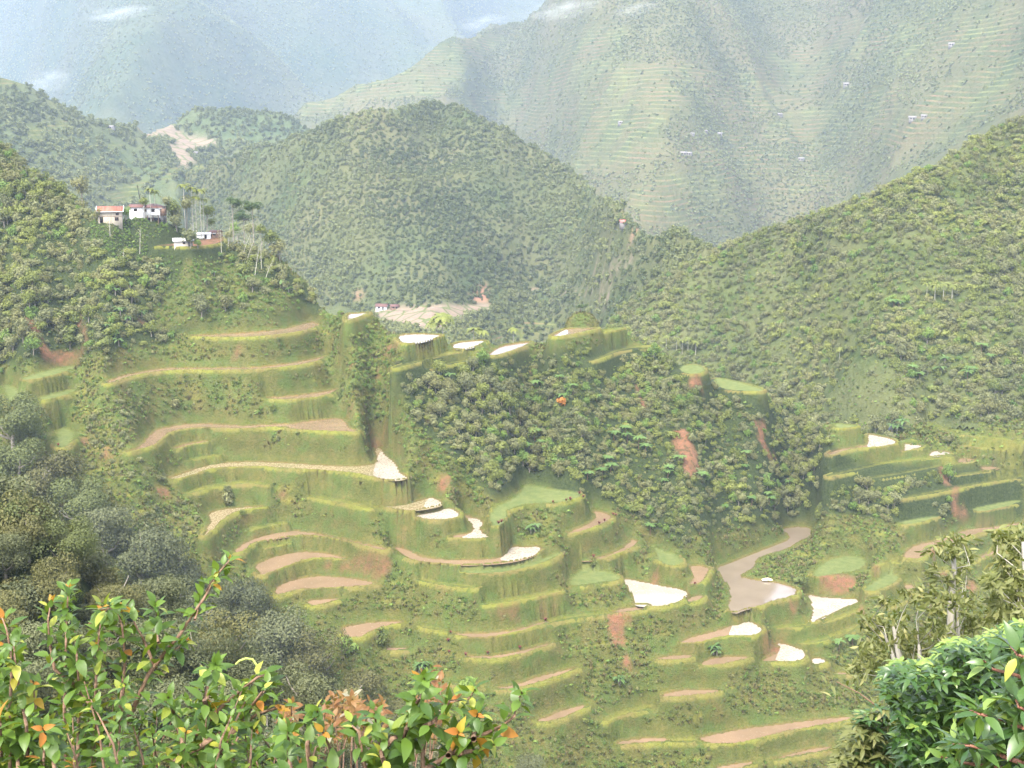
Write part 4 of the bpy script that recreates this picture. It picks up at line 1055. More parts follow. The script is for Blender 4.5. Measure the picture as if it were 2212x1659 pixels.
def gable_house(label, base, rot, w, d, h, rh, over, wallm, roofm, wins=(), doors=(), sink=4.5, trim=None, group=None, name='house', hip=False, stilt=0):
    """w along X (ridge), d along Y, eaves at h; front is -Y"""
    t = thing(name, label, 'house', base, rot, 1, group)
    x, y = w / 2, d / 2
    m = MB()
    z0 = stilt
    V = [(-x, -y, -sink if not stilt else z0), (x, -y, -sink if not stilt else z0), (x, y, -sink), (-x, y, -sink), (-x, -y, h), (x, -y, h), (x, y, h), (-x, y, h)]
    m.P.append((np.array(V, float), np.array([[0, 1, 5, 4], [1, 2, 6, 5], [2, 3, 7, 6], [3, 0, 4, 7], [4, 5, 6, 7], [3, 2, 1, 0]])))
    if not hip:
        for sx in (-x, x): m.P.append((np.array([(sx, -y, h), (sx, y, h), (sx, 0, h + rh - .03), (sx, 0, h + rh - .03)], float), np.array([[0, 1, 2, 3]])))
    m.build('wall', wallm, t)
    r = MB(); e = over; k = rh / y
    if hip:
        q = x * .25; ez = h - k * e * .5
        A, B, C, D = (-x - e, -y - e, ez), (x + e, -y - e, ez), (x + e, y + e, ez), (-x - e, y + e, ez); T1, T2 = (-q, 0, h + rh), (q, 0, h + rh)
        r.slab(A, B, T2, T1); r.slab(C, D, T1, T2); r.slab(B, C, T2, T2); r.slab(D, A, T1, T1)
    else:
        r.slab((-x - e, -y - e, h - k * e), (x + e, -y - e, h - k * e), (x + e, 0, h + rh), (-x - e, 0, h + rh))
        r.slab((x + e, y + e, h - k * e), (-x - e, y + e, h - k * e), (-x - e, 0, h + rh), (x + e, 0, h + rh))
    ro = r.build('roof', roofm, t)
    if trim:
        q = MB()
        for sx in (-x - e - .06, x + e + .06):
            q.tube([(sx, -y - e, h - k * e + .05), (sx, 0, h + rh + .06)], [.11, .11], 4); q.tube([(sx, y + e, h - k * e + .05), (sx, 0, h + rh + .06)], [.11, .11], 4)
        q.tube([(-x - e, -y - e - .03, h - k * e + .02), (x + e, -y - e - .03, h - k * e + .02)], [.08, .08], 4)
        q.build('barge_board', trim, ro)
    for face, a, b, z, zz in wins:                         # face: f front, r right side, l left side
        wv = MB(); fr = MB(); g = .05
        if face == 'f': wv.box(a, b, -y - .02, -y + .1, z, zz); [fr.box(*q, -y - .06, -y - .021, *zq) for q, zq in (((a - g, b + g), (zz, zz + g)), ((a - g, b + g), (z - g, z)), ((a - g, a), (z, zz)), ((b, b + g), (z, zz)), (((a + b) / 2 - .02, (a + b) / 2 + .02), (z, zz)))]
        else:
            s_ = 1 if face == 'r' else -1
            xs = sorted((s_ * (x + .02), s_ * (x - .1))); xf = sorted((s_ * (x + .06), s_ * (x + .021)))
            wv.box(xs[0], xs[1], a, b, z, zz); fr.box(xf[0], xf[1], a - g, b + g, zz, zz + g); fr.box(xf[0], xf[1], a - g, b + g, z - g, z); fr.box(xf[0], xf[1], a - g, a, z, zz); fr.box(xf[0], xf[1], b, b + g, z, zz)
        wo_ = wv.build('window', MDARK, t); fr.build('frame', MWOODD, wo_)
    for face, a, b, zz in doors:
        dm = MB()
        if face == 'f': dm.box(a, b, -y - .03, -y + .1, 0, zz)
        else: s_ = 1 if face == 'r' else -1; xs = sorted((s_ * (x + .03), s_ * (x - .1))); dm.box(xs[0], xs[1], a, b, 0, zz)
        dm.build('door', MDARK, t)
    return t
MDULL = mat_corr('dull metal sheet', (.27, .26, .25), (.22, .21, .20), (.20, .17, .15))
MFAR = mat_plain('weathered pale wall', (.24, .22, .20), (.18, .17, .155), .5)
MPX = .20559 / FPX                                         # metres per sheet-11 pixel and metre of depth
def lvl(p, dz=0): return (p[0], p[1], p[2] + dz)
p, d1 = place_c('11', 400, 572)
h1 = gable_house('two-storey board house with a rusty red gable roof, on the hilltop', lvl(p + np.array([0, 3.0, 0])), R(14), 7.6, 6.4, 3.9, 1.5, .55, MPLY, MRUST,
            wins=[('f', 1.5, 2.7, .7, 1.8), ('f', 1.9, 2.8, 2.5, 3.3), ('l', -1, .2, 2.2, 3.2)], doors=[('f', -3.4, -2.3, 1.9)], trim=MTRIM)
q = MB(); q.box(-3.78, 3.78, -3.24, -3.21, 2.05, 2.2); q.build('ledge_beam', MWOODD, h1)
EXCL.append((p[0], p[1] + 1, 5.5))
p, d2 = place_c('11', 850, 540)
h2 = gable_house('white hilltop house on stilts with a brown hipped roof', lvl(p + np.array([0, 3.6, .2])), R(-12), 6.6, 5.6, 4.1, 1.15, .6, MWHITE, MBROWN,
            wins=[('f', .7, 1.9, 2.5, 3.5), ('f', -2.0, -1.2, 2.6, 3.4), ('r', -1.4, -.2, 2.4, 3.4)], hip=True, stilt=1.35)
for x_ in (-3.1, -1.0, 1.1, 3.1): MB().box(x_ - .1, x_ + .1, -2.75, -2.55, -5, 1.35).build('stilt', MWOODD, h2)
q = MB(); q.box(.6, 3.5, -3.9, -2.82, 1.25, 1.35); q.build('balcony_floor', MWOODD, h2)
q = MB(); q.box(.6, 3.5, -3.95, -3.9, 1.36, 2.1); q.build('balcony_rail', MTRIM, h2)
q = MB(); q.box(3.32, 4.5, -1.6, 1.0, 1.2, 3.6); q.build('porch', MWOODD, h2)
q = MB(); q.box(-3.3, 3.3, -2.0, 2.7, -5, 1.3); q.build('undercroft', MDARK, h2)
EXCL.append((p[0], p[1] + 1, 6))
p, d3 = place_c('11', 650, 520)
h3 = gable_house('small white house with brown roof half hidden between the two hilltop houses', lvl(p + np.array([.3, 6.5, .4])), R(-8), 4.6, 4.0, 3.2, .8, .5, MWHITE, MBROWN, wins=[('f', -.6, .6, 1.6, 2.5)])
EXCL.append((p[0], p[1] + 3, 4))
ww = thing('washing_line', 'white washing hung out in front of the white hilltop house', 'laundry', lvl(p + np.array([1.2, 1.2, .2])), R(-8))
q = MB(); q.tube([(-2.6, 0, -.5), (-2.6, 0, 1.7)], [.04, .04], 5); q.tube([(2.6, 0, -.5), (2.6, 0, 1.7)], [.04, .04], 5); q.tube([(-2.6, 0, 1.65), (0, 0, 1.5), (2.6, 0, 1.65)], [.012] * 3, 4); q.build('line', MWOODD, ww)
for k, x_ in enumerate((-2.1, -1.2, -.2, .7, 1.6)):
    q = MB(); q.box(x_ - .36, x_ + .36, -.02, .02, .55 + .15 * (k % 2), 1.5); q.build('cloth', MTRIM, ww)
EXCL.append((p[0] + 1.2, p[1] - 1, 3.5))
p, d4 = place_c('11', 1120, 826)
h4 = gable_house('low grey house with a pale metal roof on the bare yard', lvl(p + np.array([1.6, 2.6, 0])), R(16), 6.2, 4.0, 2.0, .75, .45, MCONC, MWSHEET, wins=[('f', -.2, .55, .85, 1.5)], doors=[('f', 1.6, 2.4, 1.7)], sink=4)
EXCL.append((p[0] + 1.6, p[1] + 1.6, 5.5))
p, d6 = place_c('11', 1390, 735)
h6 = gable_house('pale-roofed shed behind the dark tree on the yard', lvl(p + np.array([0, 2.6, -.2])), R(8), 4.6, 3.2, 1.7, .5, .35, MWHITE, MWSHEET, doors=[('f', .3, 1.1, 1.5)], sink=4, name='shed')
h6['category'] = 'shed'
EXCL.append((p[0], p[1] + 1, 3.6))
p, d5 = place_c('11', 1525, 728)
h5 = gable_house('brown plank hut at the right end of the bare yard', lvl(p + np.array([0, 1.6, 0])), R(-24), 3.8, 3.0, 2.1, .7, .4, MWOODD, MBROWN, wins=[('f', -.3, .9, .9, 1.7)], doors=[('f', -1.5, -.8, 1.8)], sink=4, name='hut')
q = MB(); q.slab((-.4, -1.9, 1.55), (1.2, -1.9, 1.55), (1.2, -1.52, 1.85), (-.4, -1.52, 1.85), .04); q.build('awning', MTRIM, h5)
EXCL.append((p[0], p[1] + 1, 4.5))
p, _ = place_c('11', 650, 520)
t = thing('utility_pole', 'dark leaning pole rising behind the hilltop houses', 'pole', lvl(p + np.array([.4, 9, 2.2])))
MB().tube([(.6, 0, -6), (0, 0, 4), (-.55, 0, 8.6)], [.16, .14, .10], 7).build('post', MDARK, t)
q = MB(); q.box(-1.15, .1, -.06, .06, 8.0, 8.12); q.build('crossarm', MDARK, t)
for x_, y_, r_ in list(EXCL): EXCL.append((x_ * .985, y_ - 5.5, r_ * .8)); EXCL.append((x_ * .97, y_ - 10, r_ * .5))
# ---- small far houses
def far_house(c, x, y, s, w, wallm, roofm, label, rot=0, tmax=4000, group=None):
    p, d = place_c(c, x, y, s, tmax)
    return gable_house(label, lvl(p, -.2), R(rot), w, w * .75, w * .34, w * .2, w * .08, wallm, roofm, wins=[('f', -w * .3, -w * .1, w * .12, w * .3)], doors=[('f', w * .1, w * .25, w * .33)], sink=w * .5, group=group, name='far_house')
far_house('b', 487, 970, S3, 6, MFAR, MRED, 'white house with a red roof on the right shoulder of the dome hill', 10)
far_house('2', 445, 343, S3, 8, MWHITE, MBROWN, 'pale hut at the left edge of the brown valley fields', -10)
far_house('2', 520, 338, S3, 6, MWOODD, MBROWN, 'small brown hut beside the pale hut above the valley fields', 15)
far_house('a', 1030, 464, S4, 8, MFAR, MDULL, 'lone pale house on top of the low bump hill', 0)
far_house('a', 840, 668, S4, 7, MFAR, MDULL, 'pale hut among the fields between the low valley hills', 20)
far_house('a', 480, 556, S4, 7, MFAR, MDULL, 'pale hut near the red earth on the left valley hill', -20)
FARH = [(1445, 370, 10, 'lone pale house high on the terraced mountain, beside the brown terraces'), (895, 584, 9, 'larger pale house of the hamlet below the bare brown spur'), (780, 582, 6, 'small pale house left of the hamlet below the bare brown spur'),
        (835, 570, 6, 'small pale house up the slope in the hamlet under the brown spur'), (740, 668, 9, 'leftmost pale house of the row above the lower terraces'), (765, 668, 8, 'rightmost pale house of the row above the lower terraces'),
        (1155, 500, 9, 'pale house at the top edge of the broad terrace fan'), (1730, 517, 10, 'pale grey house on the reddish terraces at far right'), (1250, 692, 9, 'pale house amid the broad terrace fan'),
        (470, 534, 8, 'pale house on the left terraced spur'), (1780, 508, 8, 'small pale house right of the grey house on the reddish terraces'), (1900, 198, 9, 'pale house high up among woods at the upper right')]
for x, y, w_, l in FARH: far_house('b', x, y, S5, w_ * .85, MFAR, MDULL, l, (x * 7) % 50 - 25, 4000)
log('village')
# ------------------------------------------------------------------ woods: the largest trees one by one, the rest as masses
TRUNKS = {'grey': [trunk_mesh('trunk', 1.25, .055, MBARK, 500 + v, 4, .55) for v in range(3)], 'pale': [trunk_mesh('trunk', 1.25, .045, MPALE, 510 + v, 4, .5) for v in range(2)]}
_first = {}
def tree(p, R, key, tint, label, group, name='broadleaf_tree', cat='tree', bark='grey', rg=rs, squash=1.0):
    v = int(rg.integers(0, len(LIB[key]))); w_ = int(rg.integers(0, len(TRUNKS[bark]))); k = (key, v, bark, w_)
    rz = rg.uniform(0, 6.28); sc = (R, R, R * squash * rg.uniform(.9, 1.2))
    if k not in _first:
        t = thing(name, label, cat, p, rz, sc, group)
        tr = link('trunk', TRUNKS[bark][w_], None, None, t); cr = link('crown', LIB[key][v], None, None, t)
        cr['tint'] = float(tint); _first[k] = (t, tr, cr)
        return t
    t0, tr0, cr0 = _first[k]
    t = t0.copy(); COL.objects.link(t); t.name = name; t.location = p; t.rotation_euler = (0, 0, rz); t.scale = sc
    t['label'] = label; t['category'] = cat
    if group: t['group'] = group
    tr = tr0.copy(); COL.objects.link(tr); tr.parent = t
    cr = cr0.copy(); COL.objects.link(cr); cr.parent = t; cr['tint'] = float(tint)
    return t
KNAME = {'tree_green': 'dark green', 'tree_grey': 'grey-green', 'tree_olive': 'olive', 'tree_bright': 'fresh green'}
def wood(s, mask, spacing, rr, keys, probs, n_ind, lab, group, massname, masslabel, tn=.5, rg=rs, bushkeys=None):
    P = keepout(jitter_pts(s, spacing, mask, rg), 2)
    Rr = rg.uniform(rr[0], rr[1], len(P)) ** 1.0 * (1 + .35 * fbm(P[:, 0] / 25, P[:, 1] / 25, 51, 2))
    _, _, dd = project(P); o = np.argsort(-Rr / dd)
    kk = rg.choice(len(keys), len(P), p=probs)
    tint = np.clip(.5 + .5 * fbm(P[:, 0] / 18, P[:, 1] / 18, 57, 3) * 1.6 + rg.normal(0, .15, len(P)), 0, 1)
    ind = o[:n_ind]; rest = o[n_ind:]
    for i in ind:
        k = keys[kk[i]]
        tree(tuple(P[i] - np.array([0, 0, .3])), Rr[i], k, tint[i], lab % KNAME[k], group)
    for j, k in enumerate(keys):
        r = rest[kk[rest] == j]
        scatter(massname, k if not bushkeys else bushkeys[j], P[r] - np.array([0, 0, .35]), Rr[r], tint[r], rg, label=masslabel % KNAME[k])
    return P
# near wood on the left shoulder
LIB['near'] = [crown_mesh('crown', 8000, .038, 1, .85, 1.05, 13, ML[m], 600 + v, inner=.3, bs=(.25, .42), spread=.72) for v, m in enumerate(('nearg', 'nearg', 'nearo', 'neard', 'nearo'))]
NEAR = '''30,905,85,3 95,1030,95,4 40,1010,80,3 175,1080,85,3 230,1150,85,1 150,1170,80,3 310,1190,105,0 395,1225,85,0 250,1290,80,4 120,1270,80,2 15,1200,65,1 60,1130,80,4
 345,1290,85,1 450,1320,80,0 540,1300,75,1 500,1390,90,2 610,1390,95,1 690,1440,85,2 770,1490,70,4 640,1490,95,0 560,1480,90,1 740,1560,85,2 840,1560,60,2 680,1600,90,4 430,1420,90,0
 340,1400,90,1 230,1390,90,4 110,1380,90,0 15,1340,80,2 470,1540,95,1 330,1530,95,0 190,1520,95,2 50,1500,95,1 580,1600,90,0 920,1630,60,4 420,1650,90,2 250,1650,100,0 90,1640,100,1 1010,1670,55,2 770,1660,70,0 1140,1670,50,1'''
NL = ['grey-green round crown', 'silvery green dense crown', 'olive brown crown', 'dark green crown', 'brown-tinged crown']
for q in NEAR.split():
    x, y, r, k = [float(t) for t in q.split(',')]
    p, t = march(x, y + r * 1.05)
    Rm = r * t / FPX * 1.02
    ti = rs.uniform(.15, .85); n0 = len(_first)
    w_ = int(rs.integers(0, 3)); key = ('near', int(k), w_)
    where = 'at the top of the near wood' if y < 1120 else ('midway down the near wood' if y < 1420 else 'at the foot of the near wood')
    lab = 'tree with %s %s' % (NL[int(k)], where)
    rz = rs.uniform(0, 6.28)
    if key not in _first:
        tt = thing('broadleaf_tree', lab, 'tree', p, rz, (Rm, Rm, Rm), 'trees of the near wood')
        a = link('trunk', TRUNKS['grey'][w_], None, None, tt); b = link('crown', LIB['near'][int(k)], None, None, tt); b['tint'] = ti
        _first[key] = (tt, a, b)
    else:
        t0, a0, b0 = _first[key]
        tt = t0.copy(); COL.objects.link(tt); tt.location = p; tt.rotation_euler = (0, 0, rz); tt.scale = (Rm, Rm, Rm * rs.uniform(.9, 1.1)); tt['label'] = lab
        a = a0.copy(); COL.objects.link(a); a.parent = tt; b = b0.copy(); COL.objects.link(b); b.parent = tt; b['tint'] = ti
nearmask = (S1.ID < 215) & (S1.ID > 25) & (S1.IY > 830) & (S1.IX < 1150) & (S1.IY > 860 + .72 * S1.IX)
LIB['near_bush'] = [crown_mesh('foliage', 2200, .06, 1, .8, .5, 9, ML[m], 640 + v, bs=(.28, .45), spread=.7) for v, m in enumerate(('nearg', 'nearo', 'neard'))]
P = jitter_pts(S1, 2.7, nearmask * .9, rs); n = len(P)
scatter('undergrowth', 'near_bush', P, rs.uniform(1.5, 3.6, n), np.clip(.35 + .5 * fbm(P[:, 0] / 12, P[:, 1] / 12, 52, 3), 0, 1), rs, label='dark undergrowth between the trees of the near wood')
# the wooded gully slope below the ridge with the knoll
m = (midF & open_) * (.75 + .5 * n_big)
wood(S1, m * 1.4, 1.9, (.8, 2.6), ['tree_green', 'tree_grey', 'tree_olive', 'tree_bright'], [.38, .34, .18, .10], 90, '%s tree in the dense wood on the gully slope', 'trees on the gully slope', 'undergrowth', 'mass of %s bushes on the gully slope', bushkeys=['bush_green', 'bush_grey', 'bush_olive', 'bush_bright'])
# hill with the houses
m = (leftF & open_) * np.where(clear, .16, 1.0 + .3 * n_big)
wood(S1, m, 2.5, (1.2, 3.0), ['tree_green', 'tree_grey', 'tree_olive', 'tree_bright'], [.34, .36, .20, .10], 80, '%s tree on the wooded hill around the houses', 'trees on the hill around the houses', 'undergrowth', 'mass of %s bushes on the hill below the houses', bushkeys=['bush_green', 'bush_grey', 'bush_olive', 'bush_bright'])
m = (lowleft & open_) * np.clip(.35 + .9 * n_big, 0, 1)
P = jitter_pts(S1, 2.6, m, rs); scatter('undergrowth', 'bush_grey', P, rs.uniform(.7, 1.5, len(P)), rs.uniform(.3, 1, len(P)), rs, label='scrub between the left-hand terraces')
# growth on the terrace banks
bank = farpart & S1.vis & (dist > 1.2) & (soil < .3) & ~yard & ~knoll & ~midF & ~leftF
flank = inpoly(S1.IX, S1.IY, PL('690,660 780,690 860,735 930,790 940,900 1000,1010 1060,1090 1020,1100 930,1000 880,940 800,900 760,800')) & bank
n_b2 = fbm(S1.XX / 11, S1.YY / 11, 39, 4)
m = bank * np.clip(.05 + .55 * np.clip((n_mid + n_b2 - .05) / .25, 0, 1) * (SLP > 16), 0, 1)
P = jitter_pts(S1, 1.5, m * .40, rs); scatter('bank_growth', 'bush_bright', P - np.array([0, 0, .25]), rs.uniform(.4, 1.0, len(P)) * rs.uniform(.6, 1.3, len(P)), rs.uniform(0, .6, len(P)), rs, label='small green bushes on the terrace banks')
P = jitter_pts(S1, 1.5, m * .55, rs); scatter('bank_growth', 'bush_green', P - np.array([0, 0, .25]), rs.uniform(.4, 1.0, len(P)) * rs.uniform(.6, 1.4, len(P)), rs.uniform(0, .7, len(P)), rs, label='darker bushes on the terrace banks')
P = jitter_pts(S1, 1.3, (leftF & open_ & ~yard) * 1.0, rs); dk_ = np.min([np.hypot(P[:, 0] - x, P[:, 1] - y) - q for x, y, q in EXCL], 0); P = P[(dk_ < 2.5) & (dk_ > -3.2)]
scatter('undergrowth', 'bush_bright', P - np.array([0, 0, .2]), rs.uniform(.35, .95, len(P)), rs.uniform(0, .7, len(P)), rs, label='low green growth on the slope round the houses')
P = jitter_pts(S1, 1.8, bank * (n_b2 < -.1) * (SLP > 25) * .4, rs); scatter('bank_growth', 'bush_olive', P - np.array([0, 0, .3]), rs.uniform(.4, .9, len(P)), rs.uniform(.2, 1, len(P)), rs, label='brownish bushes on the terrace banks')
P = jitter_pts(S1, 1.5, flank * .9, rs); scatter('bank_growth', 'bush_bright', P - np.array([0, 0, .25]), rs.uniform(.5, 1.3, len(P)), rs.uniform(0, .8, len(P)), rs, label='bushes on the right flank of the terraced spur')
P = jitter_pts(S1, 1.7, flank * .7, rs); scatter('bank_growth', 'bush_green', P - np.array([0, 0, .25]), rs.uniform(.5, 1.5, len(P)), rs.uniform(.2, .9, len(P)), rs, label='darker bushes on the right flank of the terraced spur')
P = keepout(jitter_pts(S1, 2.0, (leftF & clear & open_) * .7, rs)); scatter('undergrowth', 'bush_bright', P - np.array([0, 0, .25]), rs.uniform(.5, 1.3, len(P)), rs.uniform(0, .8, len(P)), rs, label='green bushes on the slope below the houses')
P = keepout(jitter_pts(S1, 2.6, (leftF & clear & open_) * .5, rs)); scatter('undergrowth', 'bush_green', P - np.array([0, 0, .25]), rs.uniform(.6, 1.6, len(P)), rs.uniform(0, 1, len(P)), rs, label='darker bushes on the slope below the houses')
P = jitter_pts(S1, .95, bank * np.clip(.45 + .6 * n_mid, 0, 1), rs); scatter('ground_cover', 'herb', P, rs.uniform(.35, 1.0, len(P)), rs.uniform(0, 1, len(P)), rs, label='low herbs covering the terrace banks')
P = jitter_pts(S1, .8, bank * np.clip(.45 - .5 * n_mid, 0, 1), rs); scatter('grass', 'tuft', P, rs.uniform(.7, 1.5, len(P)), rs.uniform(0, 1, len(P)), rs, label='grass tufts on the terrace banks')
lipm = (lipring & farpart & (forest == 0))
P = jitter_pts(S1, .62, lipm * .6, rs); scatter('grass', 'tuft', P, rs.uniform(.2, .4, len(P)), rs.uniform(.4, 1, len(P)), rs, pick=rs.choice([0, 0, 1, 2], len(P)), label='short grass along the bunds')
m = ((midF | leftF) & open_) * np.where(clear, .8, .35)
P = jitter_pts(S1, 1.2, m, rs); scatter('ground_cover', 'herb', P, rs.uniform(.4, .9, len(P)), rs.uniform(0, 1, len(P)), rs, label='low herbs on the wooded slopes')
m = (leftF & open_ & (S1.IY > 600) | midF & open_) * (n_mid > .3)
P = jitter_pts(S1, 3.0, m * .5, rs); scatter('reeds', 'reed', P, rs.uniform(.5, 1.0, len(P)), rs.uniform(0, 1, len(P)), rs, label='clumps of reed grass on the slopes')
kp = jitter_pts(S1, .7, knoll * 1.0, rs); scatter('grass', 'tuft', kp, rs.uniform(.5, .9, len(kp)), rs.uniform(.2, .9, len(kp)), rs, pick=rs.choice([0, 1, 1], len(kp)), label='rough grass covering the knoll')
# right-hand wooded hillside
glade = inpoly(S2.IX, S2.IY, PL('1800,840 1850,790 1900,780 1930,800 1930,890 1900,930 1840,930 1790,880')) | inpoly(S2.IX, S2.IY, PL('1930,915 2440,900 2440,1100 1900,1100'))
nb2 = fbm(S2.XX / 45, S2.YY / 45, 61, 3)
m = S2.vis * np.where(glade, .05, np.clip(.95 + .3 * nb2, 0, 1))
P2 = wood(S2, m * 1.25, 2.6, (1.3, 3.2), ['tree_green', 'tree_grey', 'tree_olive', 'tree_bright'], [.40, .34, .18, .08], 85, '%s tree on the wooded hillside across the ravine', 'trees on the hillside across the ravine', 'woodland', 'mass of %s trees on the hillside across the ravine', bushkeys=['bush_green', 'bush_grey', 'bush_olive', 'bush_bright'])
P = jitter_pts(S2, 2.0, S2.vis * np.where(glade, .7, .25), rs); scatter('ground_cover', 'herb', P, rs.uniform(.6, 1.3, len(P)), rs.uniform(0, 1, len(P)), rs, label='low growth on the hillside across the ravine')
# dome hill, valley hills, mountains
n3 = fbm(S3.XX / 60, S3.YY / 60, 63, 3)
bare3 = (S3.cov_b > 0) | (S3.cov_r > 0) | (S3.cov_g > 0)
P = jitter_pts(S3, 3.5, S3.vis * np.where(S3.cov_b > 0, 0, np.where(bare3 | (inpoly(S3.IX, S3.IY, BENCH) & (S3.XX > 0)), .55, np.clip(.9 + .5 * n3, 0, 1))), rs); n = len(P)
t3 = np.clip(.5 + 1.0 * fbm(P[:, 0] / 55, P[:, 1] / 55, 65, 4) + .9 * (S3.sample(S3.ridged, P[:, 0], P[:, 1]) - .62) + rs.normal(0, .12, n), 0, 1)
scatter('woodland', 'far', P - np.array([0, 0, .8]), rs.uniform(1.4, 3.3, n) * (1 + .4 * fbm(P[:, 0] / 50, P[:, 1] / 50, 66, 2)), t3, rs, label='woodland covering the dome hill')
P = jitter_pts(S3, 6.5, S3.vis * (~bare3) * np.clip(.4 - 1.2 * n3, 0, 1), rs); n = len(P)
scatter('woodland', 'farg', P - np.array([0, 0, .8]), rs.uniform(1.6, 3.4, n), rs.uniform(.3, 1, n), rs, label='paler scrub on the spurs of the dome hill')
n4 = fbm(S4.XX / 90, S4.YY / 90, 67, 3)
P = jitter_pts(S4, 6.3, S4.vis * np.where((S4.cov_b > 0) | (S4.cov_r > 0), .03, np.clip(.85 + .6 * n4, 0, 1)), rs); n = len(P)
scatter('woodland', 'far', P - np.array([0, 0, 1.]), rs.uniform(2.6, 5.2, n), np.clip(.5 + .7 * fbm(P[:, 0] / 60, P[:, 1] / 60, 68, 3), 0, 1), rs, label='woodland on the low valley hills')
n5 = fbm(S5.XX / 150, S5.YY / 150, 69, 4)
P = jitter_pts(S5, 4.7, S5.vis * np.where(S5.cov_r > 0, .10 + .6 * (n5 > .1), np.clip(.9 + 1.2 * n5, 0, 1)), rs); n = len(P)
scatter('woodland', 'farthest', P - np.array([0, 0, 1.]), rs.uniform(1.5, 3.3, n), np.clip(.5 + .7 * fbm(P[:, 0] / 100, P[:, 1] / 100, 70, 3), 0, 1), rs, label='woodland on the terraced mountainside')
n6 = fbm(S6.XX / 260, S6.YY / 260, 72, 4)
P = jitter_pts(S6, 7.5, S6.vis * np.clip(.7 + .9 * n6, 0, 1), rs); n = len(P)
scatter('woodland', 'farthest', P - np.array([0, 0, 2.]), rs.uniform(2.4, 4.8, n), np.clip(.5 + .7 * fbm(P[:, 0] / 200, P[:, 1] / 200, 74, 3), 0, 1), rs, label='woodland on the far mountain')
log('scatter')
# ------------------------------------------------------------------ palms, pines, tree ferns, bananas, edge plants
def simple_kind(tag):                       # copies of a thing with its parts
    store = {}
    def make(key, build, name, label, cat, loc, rot, sc, group, tint=None):
        if key not in store:
            t = thing(name, label, cat, loc, rot, sc, group); kids = build(t); store[key] = (t, kids)
        else:
            t0, k0 = store[key]
            t = t0.copy(); COL.objects.link(t); t.location = loc; t.rotation_euler = (0, 0, rot); t.scale = (sc,) * 3; t['label'] = label
            kids = []
            for c in k0:
                d = c.copy(); COL.objects.link(d); d.parent = t; kids.append(d)
        if tint is not None:
            for c in kids: c['tint'] = float(tint)
        return t
    return make
mk = simple_kind('x')
def b_fern(h, v):
    def f(t):
        a = link('trunk', mesh_np('trunk', *tube([(0, 0, -.8), (.05, 0, h * .5), (0, .03, h)], [.14, .11, .10]), MWOODD, None, True), None, None, t)
        b = link('fronds', rosette('fronds', 12, 2.5, .42, .40, h, ML['fern'], 700 + v), None, None, t)
        return [a, b]
    return f
FERNS = [('2', '855,745 1520,740 1600,800 1540,865 1745,865 1380,790 1920,1060 1930,1105 2000,1130 1350,1040 1370,1080 1410,1140 1330,1180 1830,1290 1780,1320 1690,1345 2180,1300 2040,1180 1810,1250 1850,1090', 'tree fern with pale fronds in the gully wood'),
         ('3', '590,1160 130,1270 110,1330 330,1300 200,1200 700,1300 830,1330 710,1400 620,1430 460,1480 580,1240', 'tree fern beside the red earth slips on the gully slope'),
         ('5', '1390,290 2095,90 2110,125', 'tree fern at the foot of the gully wood'), ('6', '1170,880 1090,905', 'tree fern below the silvery ponds')]
rf = np.random.default_rng(31)
for c, s_, lab in FERNS:
    for x, y in PL(s_):
        v = int(rf.integers(0, 4)); h = (1.6, 2.3, 3.0, 3.6)[v]
        px, py = cpt(c, x, y); p, t_ = march(px, py + h * FPX / 400 * .9)
        mk(('fern', v), b_fern(h, v), 'tree_fern', lab, 'tree fern', lvl(p), rf.uniform(0, 6.28), rf.uniform(.75, 1.15) * (1.5 if c == '6' and x > 1100 else 1), 'tree ferns', rf.uniform(.3, 1))
for x, y in PL('1560,680 1600,720 1880,720 1900,690 1960,560 2010,610 1450,290 1480,295'):
    v = int(rf.integers(0, 4)); h = (1.6, 2.3, 3.0, 3.6)[v]; px, py = cpt('3', x, y); p, t_ = march(px, py + h * FPX / 500 * .9, S2, tmax=900)
    mk(('fern', v), b_fern(h, v), 'tree_fern', 'tree fern with pale fronds on the hillside across the ravine', 'tree fern', lvl(p), rf.uniform(0, 6.28), rf.uniform(1.1, 1.5), 'tree ferns', rf.uniform(.3, 1))
def b_palm(h, v):
    def f(t):
        rg = np.random.default_rng(v)
        a = link('trunk', mesh_np('trunk', *tube([(0, 0, -1), (rg.normal(0, .12), rg.normal(0, .12), h * .5), (0, 0, h)], [.13, .10, .08]), MPALE, None, True), None, None, t)
        b = link('fronds', rosette('fronds', 16, 2.5, .8, .5, h, ML['green'], 720 + v, up=1.3), None, None, t)
        return [a, b]
    return f
def palm(px, py, base_py, lab, s=None, depth=None, tint=.5):
    if depth is None: p, d = march_crest(px, base_py, s) if s is None else march(px, base_py, s, tmax=900)
    else:
        r = ray(px, py); p = r * depth; p = np.array([p[0], p[1], float((s or S1).h(p[0], p[1]))]); d = depth
    top = ray(px, py) * d
    h = max(4., top[2] - p[2]); v = int(np.clip(round(h / 2) * 2, 4, 14))
    mk(('palm', v, int(rf.integers(0, 2))), b_palm(v, v), 'betel_palm', lab, 'palm', lvl(p), rf.uniform(0, 6.28), h / v, 'slender palms', tint)
for x, y, yb in [(850, 215, 470), (895, 240, 480), (1215, 170, 530), (1295, 205, 530), (1385, 225, 540), (1410, 320, 560), (1330, 300, 545)]:
    a = cpt('11', x, y); b = cpt('11', x, yb)
    palm(a[0], a[1], b[1], 'slender palm %s' % ('rising behind the white hilltop house' if x < 1000 else 'in the grove right of the white hilltop house'))
for x, y in [(810, 388), (778, 425), (1000, 462), (1050, 478), (1240, 465)]:
    px, py = cpt('2', x, y); q = DEP[int((735 - Y0) / 3), int((px - X0) / 3)]
    palm(px, py, 0, 'slender palm standing behind the bright ridge ponds', None, 462)
